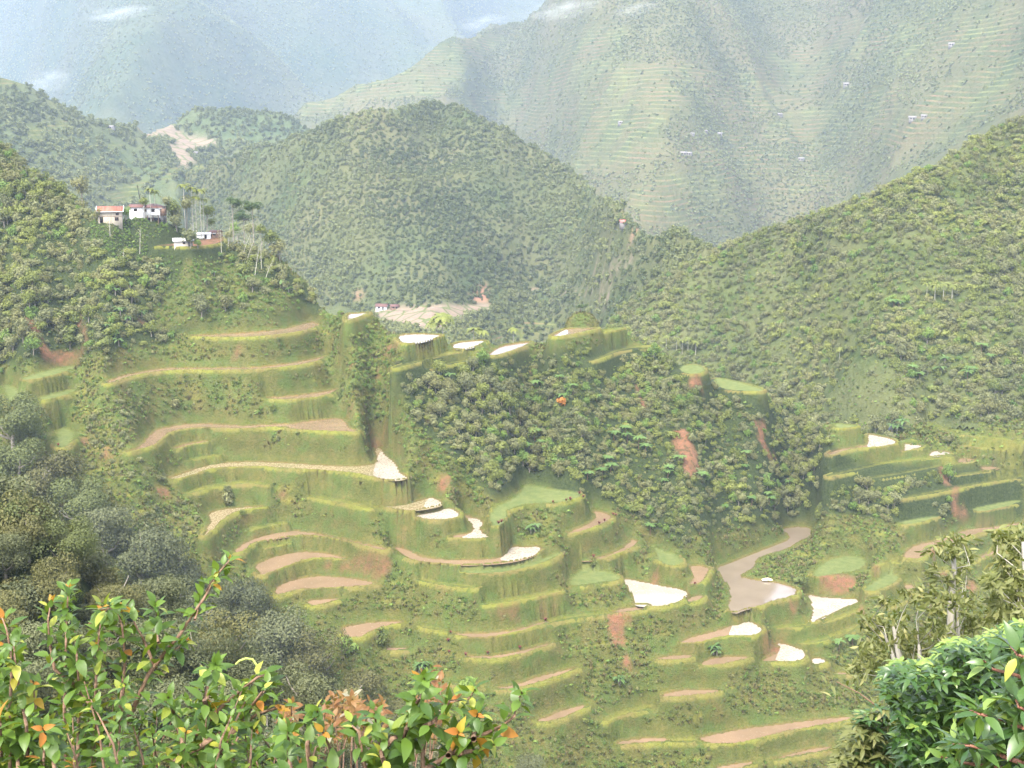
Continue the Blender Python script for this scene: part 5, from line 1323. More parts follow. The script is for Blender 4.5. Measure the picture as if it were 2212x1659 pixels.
for x, y, yb in [(1640, 180, 270), (1690, 190, 290), (1740, 180, 280), (1790, 190, 290), (180, 500, 590), (215, 510, 600), (245, 500, 590), (120, 490, 580), (290, 520, 600), (1130, 560, 640)]:
    a = cpt('3', x, y); b = cpt('3', x, yb); palm(a[0], a[1], b[1], 'slender palm in a row on the hillside across the ravine', S2)
# pines
LIB['pine'] = [crown_mesh('crown', 1300, .085, 1, .62, 0, 11, ML['pine'], 740 + v, bs=(.26, .42), spread=.75) for v in range(3)]
def pine(c, x, y, yb, rpx, lab, name='pine_tree', s=None, squash=1., back=0, at=None):
    a = cpt(c, x, y); b = cpt(c, x, yb); p, d = march_crest(*b, s) if at is None else (np.array([*at, float(S1.h(*at))]), at[1] * CP - float(S1.h(*at)) * SP); p = p + np.array([p[0] / p[1], 1, 0]) * back; p[2] = float(S1.h(p[0], p[1])); d += back
    top = ray(*a) * d; Rm = rpx * CROPS[c][2] * .60636 / FPX * d; h = top[2] - p[2]
    t = thing(name, lab, 'tree', lvl(p), rf.uniform(0, 6.28), 1, 'pines')
    link('trunk', mesh_np('trunk', *tube([(0, 0, -1), (.1, .05, h * .5), (0, 0, h)], [.26, .2, .08]), MBARK, None, True), None, None, t)
    q = MB()
    for k in range(6):
        an = rf.uniform(0, 6.28); z = h * rf.uniform(.6, .95); q.tube([(0, 0, z), (math.cos(an) * Rm * .4, math.sin(an) * Rm * .4, z + .3), (math.cos(an) * Rm * .75, math.sin(an) * Rm * .75, z + Rm * .25)], [.08, .06, .03], 5)
    q.build('limbs', MBARK, t)
    cr = link('crown', LIB['pine'][int(rf.integers(0, 3))], None, None, t); cr.location = (0, 0, h); cr.scale = (Rm, Rm, Rm * squash); cr['tint'] = float(rf.uniform(.3, .8))
pine('11', 1720, 360, 640, 120, 'left round-topped pine right of the hilltop houses')
pine('11', 1930, 380, 660, 115, 'right round-topped pine on the edge of the village hill')
pine('11', 1835, 490, 690, 125, 'lighter pine in front of the pair of round-topped pines')
pine('2', 1615, 318, 395, 52, 'small umbrella-shaped pine standing on the grassy knoll', squash=.45, at=(KN[0] - .6, KN[1] + 1.0))
# named broadleaf trees by the houses
def btree(c, x, y, rpx, key, lab, bark='grey', s=None, sq=1.0, tint=.4, tmax=620):
    px, py = cpt(c, x, y); k = CROPS[c][2] * .60636
    yb = py + rpx * k * 1.05; p, d = march(px, yb, s, tmax=tmax)
    while d > tmax - 60: yb += 4; p, d = march(px, yb, s, tmax=tmax)
    Rm = rpx * k / FPX * d; top = ray(px, py) * d
    t = tree(lvl(p), Rm, key, tint, lab, 'trees by the houses', bark=bark, rg=rf, squash=sq)
    ex = max(0., (top[2] - p[2]) / t.scale[2] - 1.15)
    for c_ in t.children:
        if c_.name.startswith('crown'): c_.location.z = ex
        else: c_.scale = (1, 1, 1 + ex / 1.25)
for a in [(1270, 720, 115, 'tree_grey', 'dark spreading tree standing in front of the low pale-roofed house', .0), (1345, 790, 60, 'tree_bright', 'yellow-green bush beside the dark tree on the yard', .9), (580, 470, 75, 'tree_bright', 'light green tree between the rusty-roofed and the white house', .5),
          (1090, 410, 110, 'tree_green', 'dark broad tree behind the white hilltop house', .1), (1230, 360, 100, 'tree_grey', 'grey-green tree in the palm grove', .6), (1450, 440, 95, 'tree_green', 'dark tree at the right end of the palm grove', .15), (790, 340, 70, 'tree_green', 'green tree rising over the brown hipped roof', .3),
          (1010, 330, 70, 'tree_grey', 'thin grey tree left of the palm grove', .8), (300, 500, 70, 'tree_olive', 'olive shrub hiding the foot of the rusty-roofed house', .6), (120, 200, 130, 'tree_olive', 'tawny bush on the skyline left of the houses', .8),
          (2120, 720, 110, 'tree_green', 'dark round tree on the right shoulder of the village hill', .2), (2200, 830, 120, 'tree_olive', 'olive tree at the steep right edge of the village hill', .4), (1490, 560, 60, 'tree_green', 'dark tree above the plank hut', .1), (1760, 620, 80, 'tree_bright', 'feathery light green tree under the lighter pine', .8), (1900, 640, 85, 'tree_grey', 'grey-green tree under the right-hand pine', .9), (2010, 640, 80, 'tree_green', 'dark green tree right of the pines on the hill edge', .3), (1680, 690, 60, 'tree_grey', 'pale feathery tree beside the plank hut', 1.)]:
    btree('11', *a[:3], a[3], a[4], tint=a[5])
# leaning pale saplings
def sapling(c, x0, y0, x1, y1, lab):
    a = cpt(c, x0, y0); b = cpt(c, x1, y1); p, d = march(*a); top = ray(*b) * (d - .5); v = top - p
    t = thing('sapling', lab, 'tree', lvl(p), 0, 1, 'pale saplings')
    q = MB(); q.tube([(0, 0, -.5), tuple(v * .5 + np.array([0, 0, .2])), tuple(v)], [.11, .08, .03], 5); q.build('trunk', MPALE, t)
    q = MB()
    for k in range(9):
        f = rf.uniform(.35, 1); e = v * f + rf.normal(0, 1, 3) * np.array([1.1, .8, .6]) + np.array([0, 0, .7]); q.tube([tuple(v * f), tuple(e)], [.035, .012], 4)
    q.build('twigs', MPALE, t)
    n = 150; f = rf.uniform(.35, 1.12, n)[:, None]; C = v * f + rf.normal(0, 1, (n, 3)) * np.array([1.1, .9, .9]) * (.5 + f * .6)
    V, F, L = leaf_quads(C, rf.normal(0, 1, (n, 3)), .22, rf); link('crown', mesh_np('crown', V, F, ML['grey'], L), None, None, t)['tint'] = .95
for i, a in enumerate([(1660, 830, 1680, 560), (1800, 950, 1890, 700), (1845, 1005, 1930, 760), (1940, 1130, 1990, 800), (2050, 1160, 2130, 960), (1740, 800, 1760, 560), (2010, 1060, 2000, 780), (1590, 900, 1580, 640)]):
    sapling('11', *a, 'pale thin-stemmed sapling leaning over the slope below the pines')
for i, a in enumerate([(730, 900, 740, 640), (420, 720, 410, 540), (560, 1010, 560, 880)]): sapling('11', *a, 'pale feathery sapling on the slope below the rusty-roofed house')
# bananas
def b_ban(v):
    def f(t):
        a = link('stem', mesh_np('stem', *tube([(0, 0, -.5), (0, 0, 1.6)], [.18, .12]), MBARK, None, True), None, None, t)
        b = link('leaves', bigleaf('leaves', 8, 2.5, .36, 1.5, ML['banana'], 760 + v), None, None, t)
        return [a, b]
    return f
for c, s_, lab in [('1', '790,1040 1250,1010 1750,1060 700,1080 960,930 650,1290 760,1190 720,1380 1450,980 1500,1000 970,1060 800,1100 1700,1030 1300,960 730,1200 770,1250 690,1220 860,1210', 'banana plant on the green slope below the houses'), ('5', '665,310 690,300', 'pale banana plant under the grassy field terrace'),
                   ('5', '1205,1240 1195,1230', 'banana plant beside the red slip between the terraces'), ('6', '330,930 350,945', 'bright banana plant on the bank below the pond'), ('9', '1120,380 1090,395', 'banana plant at the edge of the near wood')]:
    for x, y in PL(s_):
        px, py = cpt(c, x, y); p, d = march(px, py + 12)
        mk(('ban', int(rf.integers(0, 3))), b_ban(int(rf.integers(0, 9))), 'banana_plant', lab, 'banana plant', lvl(p), rf.uniform(0, 6.28), rf.uniform(.8, 1.3), 'banana plants', rf.uniform(.2, 1))
for x, y in PL('1750,630 1720,690 1470,1030 1440,1020 1500,1000'):
    px, py = cpt('3', x, y); p, d = march(px, py + 8, S2, tmax=900)
    mk(('ban', int(rf.integers(0, 3))), b_ban(1), 'banana_plant', 'banana plant at the foot of the hillside across the ravine', 'banana plant', lvl(p), rf.uniform(0, 6.28), rf.uniform(1.2, 1.7), 'banana plants', .6)
# crimson edge plants
def b_cord(v):
    def f(t):
        a = link('stem', mesh_np('stem', *tube([(0, 0, -.3), (.03, 0, .8)], [.05, .035], 5), MBARK), None, None, t)
        b = link('leaves', blade_tuft('leaves', 22, .75, .5, ML['red'], 780 + v, .075), None, None, t); b.location = (0, 0, .5)
        return [a, b]
    return f
for c, s_, lab in [('5', '180,955 170,1075 270,1092 405,1088 598,1050 755,880 165,1010', 'crimson-leaved plant on the lip of a narrow lower terrace'), ('5', '1660,672 1045,498', 'crimson-leaved plant by the large bright pond'), ('5', '470,308 487,316', 'crimson-leaved plant at the inner end of the grassy field terrace'),
                   ('5', '1165,238 1180,243 960,112 985,138 800,166 880,172 905,158 1110,276 1080,295', 'crimson-leaved plant on the rim of the grassy field terrace'), ('8', '280,675 510,840', 'crimson-leaved plant on the left-hand terraces')]:
    for x, y in PL(s_):
        px, py = cpt(c, x, y); p, d = march(px, py)
        mk(('cord', int(rf.integers(0, 3))), b_cord(int(rf.integers(0, 9))), 'cordyline_plant', lab, 'red plant', lvl(p), rf.uniform(0, 6.28), rf.uniform(.75, 1.2), 'crimson edge plants', rf.uniform(.2, 1))
# a few single shrubs that stand out
LIB['bush_orange'] = [crown_mesh('foliage', 170, .24, 1, .8, .55, 5, ML['orange'], 790)]
def shrub(c, x, y, R_, key, lab, tint=.5, s=None, group=None):
    px, py = cpt(c, x, y); p, d = march(px, py, s, tmax=900)
    t = thing('shrub', lab, 'shrub', lvl(p, -.1), rf.uniform(0, 6.28), R_, group)
    link('foliage', LIB[key][int(rf.integers(0, len(LIB[key])))], None, None, t)['tint'] = float(tint)
    link('stem', mesh_np('stem', *tube([(0, 0, -.3), (.05, 0, .6)], [.05, .03], 5), MBARK), None, None, t)
for a in [('2', 1535, 925, 2.0, 'bush_orange', 'orange-leaved shrub in the middle of the gully wood', .5), ('4', 980, 110, 1.5, 'bush_green', 'dark shrub hanging on the bank above the long muddy terrace', 0), ('4', 1010, 295, 1.1, 'bush_grey', 'small dark round bush on the bank over the stubble terrace', 0),
          ('4', 1125, 262, .9, 'bush_green', 'small bush just under the lip of the long muddy terrace', .3), ('4', 695, 600, 1.6, 'bush_grey', 'dark round bush on the ledge below the stubble terrace', 0), ('4', 700, 680, 3.0, 'bush_grey', 'wide grey-green bush at the bend of the stubble field', .8),
          ('4', 790, 745, 1.4, 'bush_green', 'dark bush beside the grassy terrace bend', .1), ('4', 390, 90, 2.6, 'bush_olive', 'yellow-tipped bush on the upper left bank', .7), ('2', 290, 830, 2.4, 'bush_green', 'dark upright bush on the right flank of the terraced spur', 0),
          ('5', 1050, 535, 1.8, 'bush_green', 'dark bush beside the crimson plant on a terrace lip', .2), ('6', 850, 560, 3.4, 'bush_green', 'dark green bush under the grey-green crop field', .1), ('9', 790, 200, 3.2, 'bush_green', 'dark leafy bush below the muddy lower pond', .1),
          ('9', 545, 285, 3.8, 'bush_bright', 'vivid yellow-green bush at the edge of the near wood', 1.0), ('9', 1500, 590, 3.2, 'bush_bright', 'pale green round bush above the foreground twigs', 1.0), ('5', 1160, 290, 1.0, 'bush_bright', 'small bush under the rim of the grassy field', .5),
          ('2', 2050, 1600, 1.4, 'bush_bright', 'bright shrub at the corner of the grassy field terrace', .6), ('1', 1230, 1385, .9, 'bush_grey', 'small pale shrub under the uppermost muddy terrace', .9), ('1', 1690, 1400, 1.1, 'bush_green', 'small dark shrub on the uppermost terrace bank', .2)]:
    shrub(*a[:7])
shrub('b', 770, 1110, 7.0, 'bush_bright', 'yellow-green bamboo clump where the wooded hillside meets the valley', 1.0, S2)
# pale tarpaulin on the bank of the brown pond
p, d = march(*cpt('6', 655, 526))
t = MB(); n = 9
gx_, gy_ = np.meshgrid(np.linspace(-1.6, 1.6, n), np.linspace(-.8, .8, n)); gz_ = .55 * np.clip(1 - (gx_ / 1.7) ** 2 - (gy_ / .9) ** 2, 0, 1) + .12 * vnoise(gx_ * 2, gy_ * 2, 5)
ii = np.arange(n * n).reshape(n, n)
me = mesh_np('tarpaulin', np.stack([gx_, gy_, gz_], -1).reshape(-1, 3), np.stack([ii[:-1, :-1], ii[:-1, 1:], ii[1:, 1:], ii[1:, :-1]], -1).reshape(-1, 4), mat_plain('pale yellow sheet', (.75, .66, .36), (.80, .76, .62), 1.5), None, True)
o = link('tarpaulin', me, label='pale yellow tarpaulin heap on the bank of the brown pond', category='tarpaulin'); o.location = lvl(p, .05)
log('special')
# ------------------------------------------------------------------ foreground shrubs
def mat_bigleaf(name, a, b, c=None, rough=.42, spec=.4, trans=.32):
    t = NT(name); lv = t.attr('lv').outputs['Fac']
    col = t.mix(lv, a, b)
    if c: col = t.mix(t.ramp(lv, .88, .97), col, c)
    d = t.n('ShaderNodeBsdfPrincipled'); t.set(d, 'Base Color', col); d.inputs['Roughness'].default_value = rough; d.inputs['Specular IOR Level'].default_value = spec
    tr = t.n('ShaderNodeBsdfTranslucent'); t.set(tr, 'Color', t.mix(.55, col, (.34, .42, .02)))
    m = t.n('ShaderNodeMixShader'); m.inputs[0].default_value = trans
    t.t.links.new(d.outputs[0], m.inputs[1]); t.t.links.new(tr.outputs[0], m.inputs[2]); t.t.links.new(m.outputs[0], t.out.inputs[0])
    return t.m
MF = {'green': mat_bigleaf('glossy green leaves', (.035, .080, .012), (.12, .20, .028), (.32, .33, .05)),
      'young': mat_bigleaf('orange young leaves', (.36, .20, .025), (.40, .13, .03), (.38, .32, .04), .5, .3, .4),
      'rust': mat_bigleaf('russet leaves', (.17, .070, .026), (.25, .14, .055), (.30, .28, .20), .5, .3, .3),
      'dark': mat_bigleaf('dark glossy leaves', (.028, .072, .015), (.080, .145, .032), (.20, .28, .06), .34, .5, .2),
      'tip': mat_bigleaf('pale green new leaves', (.22, .32, .07), (.34, .42, .12), None, .45, .3, .4),
      'olive': mat_bigleaf('small olive leaves', (.10, .115, .035), (.20, .205, .075), (.28, .26, .10), .5, .3, .25)}
MTWIG = mat_plain('brown twig bark', (.16, .095, .06), (.26, .17, .11), 30)
def leaves_mesh(name, B, D, U, Ls, Ws, mat, rg, droop=.35, fold=.25, rows=5):
    """curved pointed leaf blades: base, direction, up, length and width per leaf"""
    n = len(B); t = np.linspace(0, 1, rows); prof = np.sin(np.pi * np.clip(t * .93 + .07, 0, 1)) ** .8 * (1 - .25 * t); prof[-1] = .03; prof[0] = .12
    D = unit(D); S = unit(np.cross(D, U)); N = np.cross(S, D)
    dr = (droop * rg.uniform(.3, 1.7, n))[:, None, None]; tw = rg.normal(0, .25, n)
    c = B[:, None] + D[:, None] * (Ls[:, None] * t)[..., None] - N[:, None] * (Ls[:, None] * t ** 2)[..., None] * dr
    off = S[:, None] * (Ws[:, None] * prof * .5)[..., None] + N[:, None] * (Ws[:, None] * prof * fold * .5)[..., None]
    off2 = -S[:, None] * (Ws[:, None] * prof * .5)[..., None] + N[:, None] * (Ws[:, None] * prof * fold * .5)[..., None]
    off = off + N[:, None] * (Ws[:, None] * prof * np.sin(tw)[:, None] * .4)[..., None]
    V = np.stack([c + off, c, c + off2], 2)                  # n, rows, 3, xyz
    base = (np.arange(n) * rows * 3)[:, None]
    q = []
    for r in range(rows - 1):
        for k in (0, 1): q.append([r * 3 + k, r * 3 + k + 1, (r + 1) * 3 + k + 1, (r + 1) * 3 + k])
    F = (base[:, :, None] + np.array(q)[None]).reshape(-1, 4)
    return mesh_np(name, V.reshape(-1, 3), F, mat, np.repeat(rg.uniform(0, 1, n), rows * 3), True)
class Shrub:
    def __init__(s, name, label, depth, seed, cat='shrub', twig=None, group=None):
        s.rg = np.random.default_rng(seed); s.depth = depth; s.stems = []; s.L = {}; s.args = (name, label, cat, group); s.twig = twig or MTWIG
    def w(s, c, x, y, dz=0):
        px, py = cpt(c, x, y) if c else (x, y); return ray(px, py) * (s.depth + dz)
    def add(s, kind, B, D, U, L, W):
        s.L.setdefault(kind, []).append((B, D, U, L, W))
    def stem(s, c, pts, r=.012, leaf=.10, gap=.035, kind='green', tip='young', tipn=4, dz=0, start=.0, wid=.62, ground=False, two=False):
        P = np.array([s.w(c, x, y, dz + .25 * math.sin(3.1 * i + len(s.stems))) for i, (x, y) in enumerate(pts)])
        if ground:
            g = P[0].copy(); g[2] = float(S1.h(g[0], g[1])) - .1; P = np.concatenate([[g], P]) if g[2] < P[0, 2] - .1 else P
        n = len(P); s.stems.append((P, np.linspace(r, r * .3, n)))
        seg = np.linalg.norm(np.diff(P, axis=0), axis=1); cum = np.r_[0, np.cumsum(seg)]; tot = cum[-1]
        lo = (cum[1] if ground and n > len(pts) else 0) + start * tot
        k = 0; a0 = s.rg.uniform(0, 6.28); d = lo
        while d < tot:
            i = min(np.searchsorted(cum, d) - 1, n - 2); i = max(i, 0); f = (d - cum[i]) / max(seg[i], 1e-6)
            b = P[i] * (1 - f) + P[i + 1] * f; T = unit(P[i + 1] - P[i])
            A = unit(np.cross(T, [.2, .1, .97])); Bn = np.cross(T, A)
            for m in range(2 if two else 1):
                a = a0 + k * 2.4 + m * math.pi
                out = A * math.cos(a) + Bn * math.sin(a); D = out * .85 + T * .45 + np.array([0, 0, .12]); age = (d - lo) / max(tot - lo, 1e-6)
                l = leaf * s.rg.uniform(.7, 1.25) * (1.05 - .35 * age)
                kk = kind
                if s.rg.uniform() < .03: kk = tip or kind
                s.add(kk, b + D * .02, D, unit(np.array([0, 0, 1.]) + .25 * s.rg.normal(0, 1, 3)), l, l * wid)
            d += gap * s.rg.uniform(.7, 1.3); k += 1
        T = unit(P[-1] - P[-2])
        yt = s.rg.uniform() < .4; tipn = int(s.rg.integers(2, tipn + 1)) if tipn > 2 else tipn
        for m in range(tipn):
            a = 6.283 * m / max(tipn, 1) + s.rg.normal(0, .35); A = unit(np.cross(T, [.2, .1, .97])); Bn = np.cross(T, A)
            D = (A * math.cos(a) + Bn * math.sin(a)) * .6 + T * .8
            l = leaf * s.rg.uniform(.35, .8); s.add((tip if yt else kind) or kind, P[-1] - T * s.rg.uniform(0, .03), D + s.rg.normal(0, .2, 3), T, l, l * wid)
        return P
    def build(s, base):
        name, label, cat, group = s.args
        t = thing(name, label, cat, (0, 0, 0), 0, 1, group); t.location = base
        b = np.asarray(base)
        for P, r in s.stems:
            V, F = tube(P - b, r, 6); link('stem', mesh_np('stem', V, F, s.twig, None, True), None, None, t)
        for k, lst in s.L.items():
            B, D, U, L, W = [np.array(z) for z in zip(*lst)]
            link({'young': 'young_leaves', 'tip': 'young_leaves'}.get(k, 'leaves'), leaves_mesh('leaves', B - b, D, U, L, W, MF[k], s.rg), None, None, t)
        return t
def gbase(px, depth):
    p = ray(px, 1700) * depth; return (p[0], p[1], float(S1.h(p[0], p[1])))
# left shrub with tall shoots
s = Shrub('leafy_shrub', 'green shrub with tall leafy shoots and orange tips, at lower left', 7.0, 901)
for pts, kw in [(PL('760,1400 830,1250 900,1090 1000,960 1090,850 1160,740 1230,640 1290,540 1340,460 1400,390'), dict(r=.014, leaf=.085, gap=.024)), (PL('400,1659 390,1290 395,1100 400,900 405,760 410,640 415,560'), dict(r=.011, leaf=.085, gap=.023)),
                (PL('570,1659 580,1160 590,1000 600,850 620,710'), dict(r=.010, leaf=.08, gap=.024)), (PL('940,1050 900,950 870,880 820,790 790,715'), dict(r=.010, leaf=.09, gap=.03)), (PL('960,900 950,780 945,670'), dict(r=.008, leaf=.10, gap=.04, tipn=7)),
                (PL('470,1659 480,1200 465,980 450,800'), dict(r=.012, leaf=.10, gap=.04)), (PL('1180,760 1230,620 1300,500'), dict(r=.008, leaf=.09, gap=.035)), (PL('700,1500 740,1200 760,1000 740,800 700,690'), dict(r=.012, leaf=.08, gap=.027)),
                (PL('600,700 660,690 740,700'), dict(r=.007, leaf=.09, gap=.03)), (PL('1000,960 1080,930 1140,880'), dict(r=.007, leaf=.08, gap=.024)), (PL('560,1300 480,1180 330,1060 300,900 290,760 310,640'), dict(r=.012, leaf=.08, gap=.027))]:
    s.stem('7', pts, ground=pts[0][1] > 1600, **kw)
s.build(gbase(250, 7.0))
s = Shrub('leafy_shrub', 'yellow-green shrub with orange young leaves at the left edge', 5.6, 902)
for pts in ('60,1659 60,1300 70,1100 65,950 40,820 10,740', '170,1659 160,1400 120,1200 90,1000 80,880', '10,1659 0,1400 -20,1200 0,1000', '260,1659 240,1450 210,1250 200,1130', '110,1659 100,1480 60,1350 20,1250', '330,1659 300,1500 260,1420'):
    s.stem('7', PL(pts), r=.010, leaf=.085, gap=.022, ground=True, tipn=6)
s.build(gbase(60, 5.6))
s = Shrub('leafy_shrub', 'dense low green shrub with fresh yellow-green leaves along the bottom left', 6.4, 903)
for k in range(42):
    x = s.rg.uniform(120, 1900); top = 1130 + 190 * abs(math.sin(x / 210.)) + 140 * max(0, (x - 1250) / 650) + s.rg.uniform(-40, 160); lean = s.rg.normal(0, 90)
    s.stem('7', [(x, 1790), (x + lean * .3, (1790 + top) / 2), (x + lean, top)], r=.010, leaf=.062, gap=.022, tip='young' if k % 3 == 0 else 'green', tipn=5, ground=True, dz=s.rg.uniform(-.9, 1.0))
s.build(gbase(420, 6.4))
s = Shrub('leafy_shrub', 'green shrub with long spreading branches ending in white-backed leaves, left of the russet shrub', 6.2, 904)
for pts in ('1040,1659 1150,1500 1300,1330 1420,1220 1560,1110 1620,1090', '1060,1659 1250,1500 1450,1380 1590,1200 1650,1130', '1290,1400 1240,1250 1270,1120 1310,1030', '1300,1659 1400,1450 1560,1330 1700,1290', '1120,1560 1060,1350 1020,1230'):
    s.stem('7', PL(pts), r=.015, leaf=.09, gap=.028, ground=False, tipn=5)
s.build(gbase(420, 6.2))
s = Shrub('climbing_vine', 'thin pale green tendril curling up from the lower left shrub', 6.3, 905, 'vine')
P = np.array([s.w('7', x, y) for x, y in PL('1570,1090 1560,1040 1530,1000 1490,995 1450,1010 1430,1030')]); s.stems.append((P, [.006] * 6)); P = np.array([s.w('7', x, y) for x, y in PL('1440,1240 1460,1160 1520,1130 1570,1110')]); s.stems.append((P, [.006] * 4)); s.twig = mat_plain('green tendril', (.30, .36, .08), (.38, .42, .12), 20)
s.add('tip', P[-1], np.array([.5, 0, .4]), np.array([0, -.3, 1.]), .07, .04); s.add('tip', P[1], np.array([-.4, 0, .5]), np.array([0, -.3, 1.]), .06, .035)
s.build(tuple(P[0]))
# russet shrub at the bottom middle
s = Shrub('russet_shrub', 'shrub with russet brown leaves and pale bare stems, at bottom centre', 7.6, 906)
for k in range(22):
    cx_, cy_, rr = [(580, 640, 150), (700, 700, 120), (380, 760, 110), (1050, 470, 130), (1200, 530, 110), (480, 720, 120), (120, 740, 90)][k % 7]
    x = cx_ + s.rg.normal(0, rr * .9); y = cy_ + s.rg.normal(0, rr * .6); bx = x * .9 + 40 + s.rg.normal(0, 110)
    s.stem('9', [(bx, 1330), (bx * .6 + x * .4, 1050), (x * .8 + bx * .2, (y + 950) / 2), (x, y)], r=.007, leaf=.068, gap=.032, kind='rust', tip='green', tipn=4, start=.55, wid=.62, dz=s.rg.uniform(-.8, .8))
s.build(gbase(760, 7.6))
# green branch reaching to the right
s = Shrub('leafy_shrub', 'green shrub with a long branch reaching right and large hanging pale leaves, at bottom centre', 5.6, 907)
for pts in ('1040,1300 1150,1186 1300,1100 1450,1020 1600,920 1750,850 1840,780 1870,650 1900,590', '750,1150 880,950 1050,890 1190,830 1300,740 1330,660 1480,640 1530,570', '900,1200 990,880 1040,740 1090,640 1120,560 1130,480', '1120,1260 1120,1000 1090,900', '1320,1090 1380,980 1400,900', '1520,960 1530,840 1550,760',
            '700,1300 640,1100 620,900 560,850', '1330,1120 1450,1060 1600,1040 1680,1000', '880,1300 800,1100 760,900 740,760', '240,1330 210,1000 240,820 290,740', '430,1330 400,1050 330,900', '90,1330 60,1000 60,900'):
    s.stem('9', PL(pts), r=.013, leaf=.085, gap=.036, tipn=5)
for x, y in PL('1130,690 1030,720 980,850 1010,930 1420,1080 890,1060 1640,790 1480,980'):
    b = s.w('9', x, y); s.add('green', b, np.array([s.rg.normal(0, .4), -.2, -.9]), np.array([0, -1., .3]), .15, .085)
s.build(gbase(850, 5.6))
# right-hand side: big-leaved shrub, dense dark bush, thin-stemmed trees
s = Shrub('large_leaved_shrub', 'shrub with large ribbed green leaves and reddish stalks, at the bottom right corner', 4.6, 908)
for pts in ('1700,1200 1560,1050 1420,1000 1260,960 1200,900', '1650,1500 1500,1380 1330,1320 1180,1280 1100,1250', '1600,1659 1400,1600 1250,1540 1100,1500 980,1490', '1484,1659 1300,1660 1050,1620 900,1580', '1700,1000 1560,900 1440,860 1390,800', '1700,1330 1560,1280 1450,1230 1400,1120', '1700,1480 1560,1430 1450,1400', '1500,1760 1350,1700 1200,1690'):
    s.stem('10', PL(pts), r=.011, leaf=.105, gap=.028, tip='green', tipn=4, wid=.48, kind='dark')
s.twig = mat_plain('reddish stalks', (.30, .12, .08), (.26, .15, .10), 30)
s.build(gbase(2200, 4.6))
def mass(s, c, poly, n, leaf, kind, dzr=(-1, 1), tipk=None, tipy=None, wid=.45, up=.5):
    xs = [p[0] for p in poly]; ys = [p[1] for p in poly]
    k = 0
    while k < n:
        x, y = s.rg.uniform(min(xs), max(xs)), s.rg.uniform(min(ys), max(ys))
        if not inpoly(np.array([x]), np.array([y]), poly)[0]: continue
        k += 1
        b = s.w(c, x, y, s.rg.uniform(*dzr)); a0 = s.rg.uniform(0, 6.28)
        top = tipk and y < np.interp(x, [p[0] for p in tipy], [p[1] for p in tipy])
        for m in range(6):
            a = a0 + m * 1.05; D = np.array([math.cos(a), math.sin(a), s.rg.uniform(-.35, up)])
            s.add(tipk if top and s.rg.uniform() < .7 else kind, b, D, np.array([0, 0, 1.]) + .3 * s.rg.normal(0, 1, 3), leaf * s.rg.uniform(.6, 1.2), leaf * wid)
s = Shrub('dense_bush', 'dense dark green bush with pale new growth on top, at lower right', 13., 909, 'bush')
BUSH = PL('480,990 560,900 700,910 840,880 920,770 980,740 1080,760 1200,720 1310,660 1480,620 1600,620 1600,1700 700,1700 560,1500 620,1300 520,1180')
mass(s, '10', BUSH, 2300, .125, 'dark', (-1.4, 2.2), 'tip', PL('480,1010 560,925 700,935 840,905 920,800 980,768 1080,785 1200,748 1310,690 1480,655 1600,650'), .42)
for k in range(14):
    x = s.rg.uniform(650, 1450); s.stems.append((np.array([s.w('10', 900 + .2 * (x - 900), 1900, .5), s.w('10', x * .7 + 270, 1400, .5), s.w('10', x, s.rg.uniform(850, 1150), .5)]), [.05, .035, .012]))
s.build(gbase(2060, 13.))
s = Shrub('small_leaved_shrub', 'straggly olive shrub with small leaves below the dense dark bush', 17., 910)
mass(s, '10', PL('180,1520 300,1320 420,1230 600,1260 700,1450 860,1700 100,1750'), 420, .17, 'olive', (-1, 1.5), wid=.35)
mass(s, '10', PL('330,1250 460,1230 640,1350 760,1660 300,1700'), 300, .15, 'dark', (-1, 1.5), wid=.35)
for pts in ('430,1800 440,1500 470,1260 440,1220 320,1130 160,1050', '560,1800 520,1500 480,1330', '300,1800 330,1500 360,1330'):
    P = np.array([s.w('10', x, y) for x, y in PL(pts)]); s.stems.append((P, np.linspace(.022, .006, len(P))))
    for b in P[2:]:
        for m in range(6): s.add('olive', b + s.rg.normal(0, .15, 3), s.rg.normal(0, 1, 3), np.array([0, 0, 1.]), .15, .05)
s.twig = MTWIG
s.build(gbase(1900, 17.))
MTHIN = mat_plain('pale grey bark', (.26, .235, .19), (.42, .39, .33), 8, stretch=(1, 1, .3))
def thin_tree(label, depth, seed, trunks, clusters, leaf=.20, n=26):
    s = Shrub('thin_tree', label, depth, seed, 'tree', MTHIN)
    for pts, r in trunks:
        P = np.array([s.w('10', x, y) for x, y in PL(pts)])
        g = P[0].copy(); g[2] = float(S1.h(g[0], g[1])); P = np.concatenate([[g], P]); s.stems.append((P, np.linspace(r * 1.4, r * .4, len(P))))
        s.tr = P
    allp = np.concatenate([p for p, _ in s.stems])
    for x, y, rad in clusters:
        b = s.w('10', x, y, s.rg.uniform(-1.2, 1.2)); j = np.argmin(np.linalg.norm(allp - b - np.array([0, 0, -.8]), axis=1)); a = allp[j]
        s.stems.append((np.array([a, (a + b) / 2 + s.rg.normal(0, .12, 3), b]), [.011, .008, .004]))
        rm = rad * .3056 / FPX * depth
        for k in range(int(n * (rad / 60) ** 1.3)):
            q = b + s.rg.normal(0, .55, 3) * rm
            for m in range(2): s.add('olive', q, s.rg.normal(0, 1, 3) + np.array([0, 0, -.5]), unit(s.rg.normal(0, 1, 3)), leaf * s.rg.uniform(.6, 1.2), leaf * .34)
    return s.build(gbase(cpt('10', clusters[0][0], 0)[0], depth))
